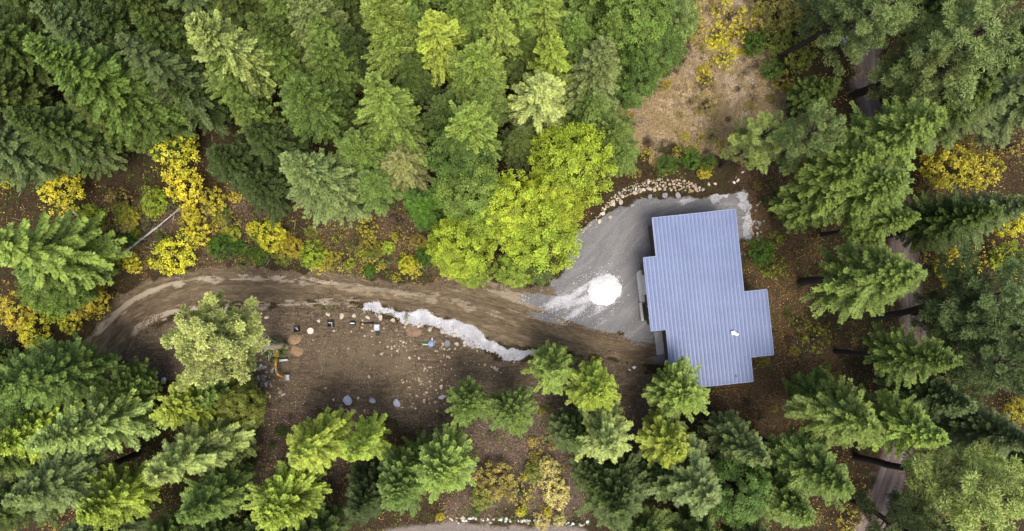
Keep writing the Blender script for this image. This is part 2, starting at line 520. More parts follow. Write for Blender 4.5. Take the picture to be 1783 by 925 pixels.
ni, nj = X.shape
idx = np.arange(ni * nj).reshape(ni, nj)
quads = np.stack([idx[:-1, :-1], idx[1:, :-1], idx[1:, 1:], idx[:-1, 1:]], -1).reshape(-1, 4)
zone = np.zeros(X.shape, int)
for k, code in (('track', 1), ('road', 2), ('pit', 3), ('drive', 4), ('gravel', 5)):
    zone[W[k] > 0.5] = code
zone[(W['white'] > 0.6)] = 6
qz = zone[:-1, :-1].reshape(-1)
attrs = {('w_' + k): v for k, v in W.items()}
attrs['rut'] = np.maximum(np.exp(-((np.abs(dd) - 0.95) / 0.22) ** 2), 0.7 * np.exp(-((np.abs(dd + 0.5) - 0.95) / 0.16) ** 2)) * W['drive'] * (1 - W['gravel'])
attrs.update(drive_s=ds, drive_d=dd, yard_s=ys, yard_d=yd, track_s=ts, track_d=td)
V = np.stack([X, Y, Z], -1).reshape(-1, 3)
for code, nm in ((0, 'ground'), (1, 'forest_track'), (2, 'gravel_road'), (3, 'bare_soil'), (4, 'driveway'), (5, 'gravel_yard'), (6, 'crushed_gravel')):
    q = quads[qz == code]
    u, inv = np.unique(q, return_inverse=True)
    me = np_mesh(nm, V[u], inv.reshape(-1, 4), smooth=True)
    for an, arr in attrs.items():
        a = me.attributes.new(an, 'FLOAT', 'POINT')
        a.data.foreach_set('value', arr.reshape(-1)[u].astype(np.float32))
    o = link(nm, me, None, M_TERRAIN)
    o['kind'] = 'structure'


# ------------------------------------------------------------------ foliage builders (numpy)
def norm(v): return v / (np.linalg.norm(v, axis=-1, keepdims=True) + 1e-9)


def blades(base, direc, up, length, width):
    """rhombus blades: base (n,3), direction, approx normal, length (n,), width (n,)"""
    d = norm(direc); side = norm(np.cross(d, up)); L = length[:, None]; w = width[:, None]
    v = np.stack([base, base + d * L * 0.55 + side * w * 0.5, base + d * L, base + d * L * 0.5 - side * w * 0.5], 1)
    return v.reshape(-1, 3)


def foliage_mesh(name, verts, tint, warm, mat):
    n = len(verts) // 4
    me = np_mesh(name, verts, np.arange(n * 4).reshape(n, 4))
    for an, arr in (('tint', tint), ('warm', warm)):
        a = me.attributes.new(an, 'FLOAT', 'FACE'); a.data.foreach_set('value', arr.astype(np.float32))
    me.materials.append(mat)
    return me


def tube_np(pts, rad, n=5):
    pts = np.asarray(pts, float); rad = np.asarray(rad, float)
    d = norm(np.gradient(pts, axis=0)); ref = np.array([0.31, 0.95, 0.1])
    a = norm(np.cross(d, ref)); b = np.cross(d, a)
    th = np.arange(n) * 2 * math.pi / n
    ring = pts[:, None] + (a[:, None] * np.cos(th)[None, :, None] + b[:, None] * np.sin(th)[None, :, None]) * rad[:, None, None]
    m = len(pts); id_ = np.arange(m * n).reshape(m, n)
    f = np.stack([id_[:-1], np.roll(id_[:-1], -1, 1), np.roll(id_[1:], -1, 1), id_[1:]], -1).reshape(-1, 4)
    return ring.reshape(-1, 3), f


class Wood:
    def __init__(s): s.v, s.f, s.n = [], [], 0
    def add(s, pts, rad, n=5):
        v, f = tube_np(pts, rad, n); s.v.append(v); s.f.append(f + s.n); s.n += len(v)
    def mesh(s, name, mat):
        me = np_mesh(name, np.concatenate(s.v), np.concatenate(s.f), smooth=True); me.materials.append(mat); return me


def make_fir(seed, H=22.0, Rr=3.7, cb=0.28, whorls=34, per=9, droop=0.5, power=0.85, spray=0.88, dens=1.05, up_top=42, blade=(0.18, 0.066), gap=0.0, bark=None, lump=0.18):
    g = np.random.default_rng(seed)
    wood = Wood()
    zz = np.linspace(0, H, 12)
    wob = np.cumsum(g.normal(0, 0.05, (12, 2)), 0)
    tr = np.column_stack([wob, zz]); tr[0, :2] = 0
    r0 = 0.016 * H
    wood.add(tr, r0 * (1 - zz / H) ** 0.85 + 0.02, 9)
    vs, tn, wm = [], [], []
    # azimuthal lobes make an uneven outline
    ph = g.random(4) * 6.28; am = g.uniform(0.4, 1.0, 4) * lump
    for i in range(whorls):
        f = min(1, max(0.0, (i + g.uniform(-0.3, 0.3)) / whorls))
        z = cb * H + (H - cb * H) * f ** 0.95
        z = min(z, H * 0.985)
        tt = (H - z) / (H - cb * H)
        off = g.random() * 6.28
        nb = per + int(g.integers(-1, 2))
        for b in range(nb):
            if g.random() < gap: continue
            az = off + b * 2 * math.pi / nb + g.normal(0, 0.18)
            lob = 1 + sum(am[k] * math.sin((k + 1) * az + ph[k] + z * 0.35 * (k % 2)) for k in range(4)) * 0.6
            shape = (min(tt, 1) ** power) * (1 - 0.28 * max(0, tt - 0.75) / 0.25)
            L = Rr * max(0.14, shape) * lob * g.uniform(0.74, 1.10)
            if g.random() < 0.06: L *= 1.25
            elev = R(up_top * (1 - tt) ** 1.3 - 14 * tt + g.normal(0, 9))
            n = max(4, int(L / 0.35))
            s = np.linspace(0, 1, n)
            rad = s * L * math.cos(elev)
            hz = s * L * math.sin(elev) - droop * L * 0.30 * s ** 1.6 + 0.10 * L * np.maximum(0, s - 0.6) ** 1.3 * 2
            bx = math.cos(az); by = math.sin(az)
            cz = np.interp(z, zz, tr[:, 0]), np.interp(z, zz, tr[:, 1])
            pts = np.column_stack([cz[0] + bx * rad, cz[1] + by * rad, z + hz])
            wood.add(pts, np.linspace(0.012 * L + 0.014, 0.008, n), 3)
            # twigs
            k = max(4, int(L / (0.155 / dens)))
            sp = np.linspace(0.12, 1.0, k) + g.normal(0, 0.01, k)
            sp = np.clip(sp, 0.05, 1)
            bp = np.column_stack([np.interp(sp, s, pts[:, q]) for q in range(3)])
            tan = norm(np.column_stack([np.interp(sp, s, np.gradient(pts[:, q])) for q in range(3)]))
            perp = np.array([-by, bx, 0.0])
            brt = g.uniform(0.25, 0.75)          # branch to branch variation
            bwm = g.random()
            for sd in (-1, 1):
                tl = (0.13 + 0.21 * L * (1 - sp) ** 0.75 * np.minimum(1, 0.25 + sp * 2.2)) * spray * g.uniform(0.6, 1.35, k)
                tl = np.minimum(tl, 0.95)
                ang = R(46) + g.normal(0, 0.16, k)
                td_ = norm(tan * np.cos(ang)[:, None] + perp * sd * np.sin(ang)[:, None] + np.array([0, 0, -0.10]))
                ns = 4
                tb = g.normal(0, 0.15, k)
                for q in range(ns):
                    fr = (q + 0.15) / ns
                    keep = tl * fr < tl
                    o = bp + td_ * (tl * fr)[:, None]
                    upv = norm(np.array([0, 0, 1.0]) + g.normal(0, 0.38, (k, 3)))
                    for sgn in ((-1, 1) if q < ns - 1 else (0,)):
                        a2 = sgn * (R(27) + g.normal(0, 0.16, k))
                        pr = norm(np.cross(np.array([0, 0, 1.0]), td_))
                        bd = td_ * np.cos(a2)[:, None] + pr * np.sin(a2)[:, None] + g.normal(0, 0.10, (k, 3)) + np.array([0, 0, 0.06])
                        ln = blade[0] * g.uniform(0.7, 1.25, k)
                        vs.append(blades(o, bd, upv, ln, blade[1] * g.uniform(0.8, 1.3, k)))
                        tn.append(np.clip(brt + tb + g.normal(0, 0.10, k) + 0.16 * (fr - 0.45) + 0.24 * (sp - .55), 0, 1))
                        wm.append(np.clip(bwm + g.normal(0, 0.2, k), 0, 1))
    # leader
    k = 14
    b = np.tile(np.array([tr[-1, 0], tr[-1, 1], H - 0.5]), (k, 1)) + np.column_stack([np.zeros(k), np.zeros(k), g.random(k) * 0.6])
    dr = norm(g.normal(0, 0.5, (k, 3)) + np.array([0, 0, 1.0]))
    vs.append(blades(b, dr, norm(g.normal(0, 1, (k, 3))), np.full(k, 0.4), np.full(k, 0.1))); tn.append(np.full(k, 0.7)); wm.append(np.full(k, 0.5))
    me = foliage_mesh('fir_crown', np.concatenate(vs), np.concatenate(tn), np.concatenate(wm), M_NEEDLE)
    return me, wood.mesh('fir_trunk', bark or M_BARK), H, Rr


def puff(g, c, r, nb, out, blade, flat=0.3):
    """a tuft of blades radiating from a centre, biased outward"""
    d = norm(g.normal(0, 1, (nb, 3)) + out * 0.7)
    o = c + d * r * g.uniform(0.15, 0.75, nb)[:, None]
    up = norm(d * 0.5 + out * 0.6 + g.normal(0, 0.45, (nb, 3)) + np.array([0, 0, 0.6]))
    td_ = norm(d + g.normal(0, 0.3, (nb, 3)))
    return blades(o, td_, up, blade[0] * g.uniform(0.7, 1.3, nb), blade[1] * g.uniform(0.7, 1.3, nb))


def make_pine(seed, H=25.0, Rr=4.0, cb=0.52, limbs=38, tuft=0.5, nb=70, blade=(0.30, 0.07), bark=None, dens=1.0):
    g = np.random.default_rng(seed)
    wood = Wood()
    zz = np.linspace(0, H, 12)
    wob = np.cumsum(g.normal(0, 0.10, (12, 2)), 0); wob[0] = 0
    tr = np.column_stack([wob, zz])
    wood.add(tr, 0.0145 * H * (1 - zz / H) ** 0.7 + 0.03, 9)
    vs, tn, wm = [], [], []
    def add_tuft(c, r, out, brt):
        n = int(nb * r / tuft * g.uniform(0.8, 1.2))
        vs.append(puff(g, c, r, n, out, blade)); tn.append(np.clip(brt + g.normal(0, 0.15, n), 0, 1)); wm.append(np.clip(g.normal(0.4, 0.2, n), 0, 1))
    for i in range(limbs):
        f = (i + g.random()) / limbs
        z = H * (cb + (0.97 - cb) * f)
        az = i * 2.4 + g.normal(0, 0.35)
        tt = 1 - f
        L = Rr * (0.30 + 0.85 * math.sin(min(1, tt * 1.25 + 0.05) * math.pi * 0.62)) * g.uniform(0.7, 1.15)
        elev = R(42 * f + 4 + g.normal(0, 8))
        n = 6; s = np.linspace(0, 1, n)
        bend = g.normal(0, 0.10) * s ** 2
        c0 = np.array([np.interp(z, zz, tr[:, 0]), np.interp(z, zz, tr[:, 1]), z])
        dirv = np.array([math.cos(az), math.sin(az), 0]); prp = np.array([-dirv[1], dirv[0], 0])
        pts = c0 + dirv * (s * L * math.cos(elev))[:, None] + prp * (bend * L)[:, None]
        pts[:, 2] += s * L * math.sin(elev) - 0.12 * L * s + 0.18 * L * s ** 3
        wood.add(pts, np.linspace(0.02 * L + 0.02, 0.014, n), 4)
        brt = g.uniform(0.25, 0.8)
        add_tuft(pts[-1], tuft * g.uniform(0.8, 1.15), dirv * 0.5 + np.array([0, 0, .6]), brt)
        m = int(L * 3.4 * dens)
        for q in range(m):
            sq = g.uniform(0.35, 1.0)
            p0 = np.array([np.interp(sq, s, pts[:, w]) for w in range(3)])
            e = p0 + prp * g.uniform(-1, 1) * 0.42 * L * (1.15 - sq) + dirv * g.uniform(0, 0.35) + np.array([0, 0, g.uniform(-0.05, 0.35)])
            wood.add(np.array([p0, (p0 + e) / 2 + np.array([0, 0, -.04]), e]), [0.022, 0.015, 0.01], 3)
            add_tuft(e, tuft * g.uniform(0.6, 1.1), dirv * 0.4 + np.array([0, 0, .7]), brt + g.normal(0, .08))
    # some bare dead stubs on the lower stem
    for i in range(9):
        z = H * g.uniform(0.2, cb); az = g.random() * 6.28; L = g.uniform(0.4, 1.5)
        c0 = np.array([np.interp(z, zz, tr[:, 0]), np.interp(z, zz, tr[:, 1]), z])
        wood.add(np.array([c0, c0 + np.array([math.cos(az), math.sin(az), -0.1]) * L]), [0.04, 0.012], 3)
    me = foliage_mesh('pine_crown', np.concatenate(vs), np.concatenate(tn), np.concatenate(wm), M_NEEDLE)
    return me, wood.mesh('pine_trunk', bark or M_BARK), H, Rr


def make_leafy(seed, H=16.0, Rr=4.4, cb=0.3, limbs=26, clusters=400, cl_r=0.55, nb=56, leaf=(0.20, 0.13), stems=1, bark=None, gappy=0.0, mat=None, squash=1.0):
    g = np.random.default_rng(seed)
    wood = Wood(); vs, tn, wm = [], [], []
    zc = H * (cb + 1) / 2; hz = H * (1 - cb) / 2
    lob_d = norm(g.normal(0, 1, (9, 3)) + np.array([0, 0, 0.4])); lob_a = g.uniform(0.06, 0.24, 9)
    def surf(d):
        dots = np.clip(lob_d @ d, 0, 1) ** 5
        k = 0.82 + float((lob_a * dots).sum())
        wid = 1.0 if d[2] > -0.1 else 1.0 + d[2] * 0.35
        return np.array([d[0] * Rr * k * wid, d[1] * Rr * k * wid, zc + d[2] * hz * k * squash])
    base = [np.zeros(3)] if stems == 1 else [np.array([g.normal(0, 0.25), g.normal(0, 0.25), 0]) for _ in range(stems)]
    tops = []
    for b in base:
        top = np.array([b[0] * 2.5, b[1] * 2.5, H * 0.82]) if stems > 1 else np.array([g.normal(0, .3), g.normal(0, .3), H * 0.85])
        n = 8; s = np.linspace(0, 1, n)
        pts = b[None] * (1 - s)[:, None] + top[None] * s[:, None]; pts[1:-1, :2] += g.normal(0, 0.10, (n - 2, 2))
        r0 = 0.016 * H / math.sqrt(stems)
        wood.add(pts, r0 * (1 - s) ** 0.8 + 0.02, 7); tops.append(pts)
    ends = []
    for i in range(limbs):
        tp = tops[i % len(tops)]; d = norm(g.normal(0, 1, 3) + np.array([0, 0, 0.25]))
        e = surf(d) * np.array([0.85, 0.85, 1]) ; a = tp[int(g.integers(2, 6))]
        mid = (a + e) / 2 + np.array([0, 0, -0.25 + g.normal(0, .2)])
        wood.add(np.array([a, mid, e]), [0.0055 * H, 0.0035 * H, 0.01], 4); ends.append((a, mid, e))
    dirs = norm(g.normal(0, 1, (clusters, 3)) + np.array([0, 0, 0.32]))
    for d in dirs:
        if gappy and g.random() < gappy: continue
        p = surf(d); cen = np.array([0, 0, zc]); dep = g.random() ** 2.2 * 0.5
        p = p * (1 - dep) + cen * dep
        n = int(nb * g.uniform(0.6, 1.3))
        r = cl_r * g.uniform(0.6, 1.25)
        dd_ = norm(g.normal(0, 1, (n, 3)))
        o = p + dd_ * r * g.random((n, 1)) ** 0.5 * np.array([1, 1, 0.75])
        up = norm(d * 0.55 + np.array([0, 0, 0.75]) + g.normal(0, 0.42, (n, 3)))
        ld = norm(g.normal(0, 1, (n, 3)) + d * 0.6)
        vs.append(blades(o, ld - up * (ld * up).sum(1, keepdims=True), up, leaf[0] * g.uniform(0.7, 1.3, n), leaf[1] * g.uniform(0.7, 1.3, n)))
        b = g.uniform(0.2, 0.8)
        tn.append(np.clip(b + g.normal(0, 0.16, n), 0, 1)); wm.append(np.clip(g.random() + g.normal(0, 0.2, n), 0, 1))
    me = foliage_mesh('leafy_crown', np.concatenate(vs), np.concatenate(tn), np.concatenate(wm), mat or M_LEAF)
    return me, wood.mesh('leafy_trunk', bark or M_BARK), H, Rr


PROTO = {
 'fir': [make_fir(11), make_fir(12, whorls=33, per=9, power=0.8, lump=0.3), make_fir(13, whorls=36, Rr=3.6, power=0.8, droop=0.35, cb=0.3), make_fir(14, whorls=31, per=9, power=0.8, lump=0.28, gap=0.08)],
 'cedar': [make_fir(21, whorls=21, per=7, droop=1.0, power=0.72, spray=0.9, gap=0.06, blade=(0.22, 0.075), lump=0.3), make_fir(22, whorls=21, per=7, droop=0.9, power=0.68, spray=0.9, gap=0.05, blade=(0.22, 0.075), lump=0.35)],
 'round': [make_fir(31, cb=0.42, whorls=26, per=9, power=0.6, up_top=62, droop=0.2, lump=0.15), make_fir(32, cb=0.42, whorls=25, per=9, power=0.62, up_top=60, droop=0.3, lump=0.2)],
 'tall': [make_fir(15, cb=0.5, whorls=25, per=9, power=0.72, lump=0.3), make_fir(16, cb=0.46, whorls=26, per=8, power=0.8, lump=0.25)],
 'pine': [make_pine(41), make_pine(42, limbs=34, cb=0.45, Rr=3.8), make_pine(43, limbs=44, cb=0.5, tuft=0.55)],
 'soft': [make_leafy(51), make_leafy(52, clusters=440, Rr=4.2), make_leafy(53, H=18, cb=0.25, clusters=440)],
 'pale': [make_pine(61, H=24, Rr=4.5, cb=0.64, limbs=50, tuft=0.55, nb=80, blade=(0.24, 0.14), bark=M_PALEBARK)],
 'shrub': [make_leafy(71, H=5, Rr=2.4, cb=0.15, limbs=16, clusters=190, cl_r=0.30, nb=17, leaf=(0.20, 0.14), stems=5, gappy=0.25),
           make_leafy(72, H=5, Rr=2.4, cb=0.15, limbs=18, clusters=150, cl_r=0.28, nb=16, leaf=(0.2, 0.15), stems=6, gappy=0.3),
           make_leafy(73, H=5, Rr=2.4, cb=0.1, limbs=16, clusters=220, cl_r=0.30, nb=16, leaf=(0.18, 0.13), stems=5, gappy=0.2)],
 'sparse': [make_leafy(75, H=5, Rr=2.4, cb=0.12, limbs=22, clusters=75, cl_r=0.24, nb=11, leaf=(0.17, 0.12), stems=6),
            make_leafy(76, H=5, Rr=2.4, cb=0.12, limbs=22, clusters=60, cl_r=0.22, nb=10, leaf=(0.17, 0.12), stems=6)],
}

# base colours (albedo)
C = {
 'dark':  (0.064, 0.096, 0.019), 'deep':  (0.042, 0.066, 0.015), 'mid':   (0.108, 0.166, 0.033),
 'fresh': (0.175, 0.248, 0.046), 'lime':  (0.250, 0.325, 0.044), 'vivid': (0.345, 0.400, 0.036),
 'midb':  (0.128, 0.190, 0.037), 'grey':  (0.150, 0.195, 0.062), 'greyd': (0.094, 0.130, 0.044), 'pale':  (0.235, 0.310, 0.085),
 'blond': (0.430, 0.470, 0.155), 'star':  (0.300, 0.375, 0.110), 'dull': (0.150, 0.170, 0.055),
 'yellow':(0.580, 0.520, 0.040), 'gold':  (0.430, 0.365, 0.038), 'ygreen':(0.290, 0.360, 0.030),
 'olive': (0.190, 0.210, 0.036), 'ochre': (0.290, 0.240, 0.052), 'cream': (0.560, 0.490, 0.170), 'bush': (0.066, 0.145, 0.014),
 'twig':  (0.110, 0.080, 0.045), 'scrub': (0.200, 0.155, 0.080),
}
TREE_NAME = {'fir': 'fir_tree', 'cedar': 'cedar_tree', 'round': 'spruce_tree', 'tall': 'fir_tree', 'pine': 'pine_tree', 'soft': 'larch_tree', 'pale': 'pale_pine_tree', 'shrub': 'shrub', 'sparse': 'shrub'}
CAT = {'shrub': 'shrub', 'sparse': 'shrub'}
placed = []


def plant(kind, base, apex, h, rad, col, label, group=None, name=None, var=0.10):
    protos = PROTO[kind]
    me_c, me_t, H0, R0 = protos[rnd.randrange(len(protos))]
    nm = name or TREE_NAME[kind]
    e = empty(nm, base)
    axis = (apex - base).normalized()
    q = Vector((0, 0, 1)).rotation_difference(axis)
    e.rotation_mode = 'QUATERNION'
    e.rotation_quaternion = q @ Quaternion((0, 0, 1), rnd.random() * 6.283)
    s = rad / R0
    e.scale = (s, s, h / H0)
    shrub = kind in ('shrub', 'sparse')
    c_ = link('foliage' if shrub else 'crown', me_c, e)
    k = 1 + rnd.uniform(-var, var)
    cc = C[col] if isinstance(col, str) else col
    c_.color = (min(1, cc[0] * k * (1 + rnd.uniform(-.06, .06))), cc[1] * k, cc[2] * k, 1)
    link('stem' if shrub else 'trunk', me_t, e)
    tag(e, label, CAT.get(kind, 'tree'), group)
    placed.append((base.x, base.y, rad, h))
    return e


def tree(tx, ty, h, rad, kind, col, label, base=None, group='trees of the forest round the house'):
    if not base: h *= 0.9
    if kind in ('fir', 'tall', 'round', 'cedar'): rad *= 1.10
    apex = P(tx, ty, h)
    b = G(*base) if base else Vector((apex.x, apex.y, gz(apex.x, apex.y)))
    if not base:
        b.x += rnd.uniform(-.5, .5); b.y += rnd.uniform(-.5, .5)
    return plant(kind, b, apex, (apex - b).length, rad, col, label, group)


def bush(cx, cy, rpx, h, kind, col, label, group='shrubs in autumn colour', name=None):
    z = h * 0.6
    p = P(cx, cy, z); b = Vector((p.x, p.y, gz(p.x, p.y) - 0.05))
    return plant(kind, b, Vector((p.x, p.y, b.z + h)), h, rpx * (CAM_H - z) / F_PX, col, label, group, name)




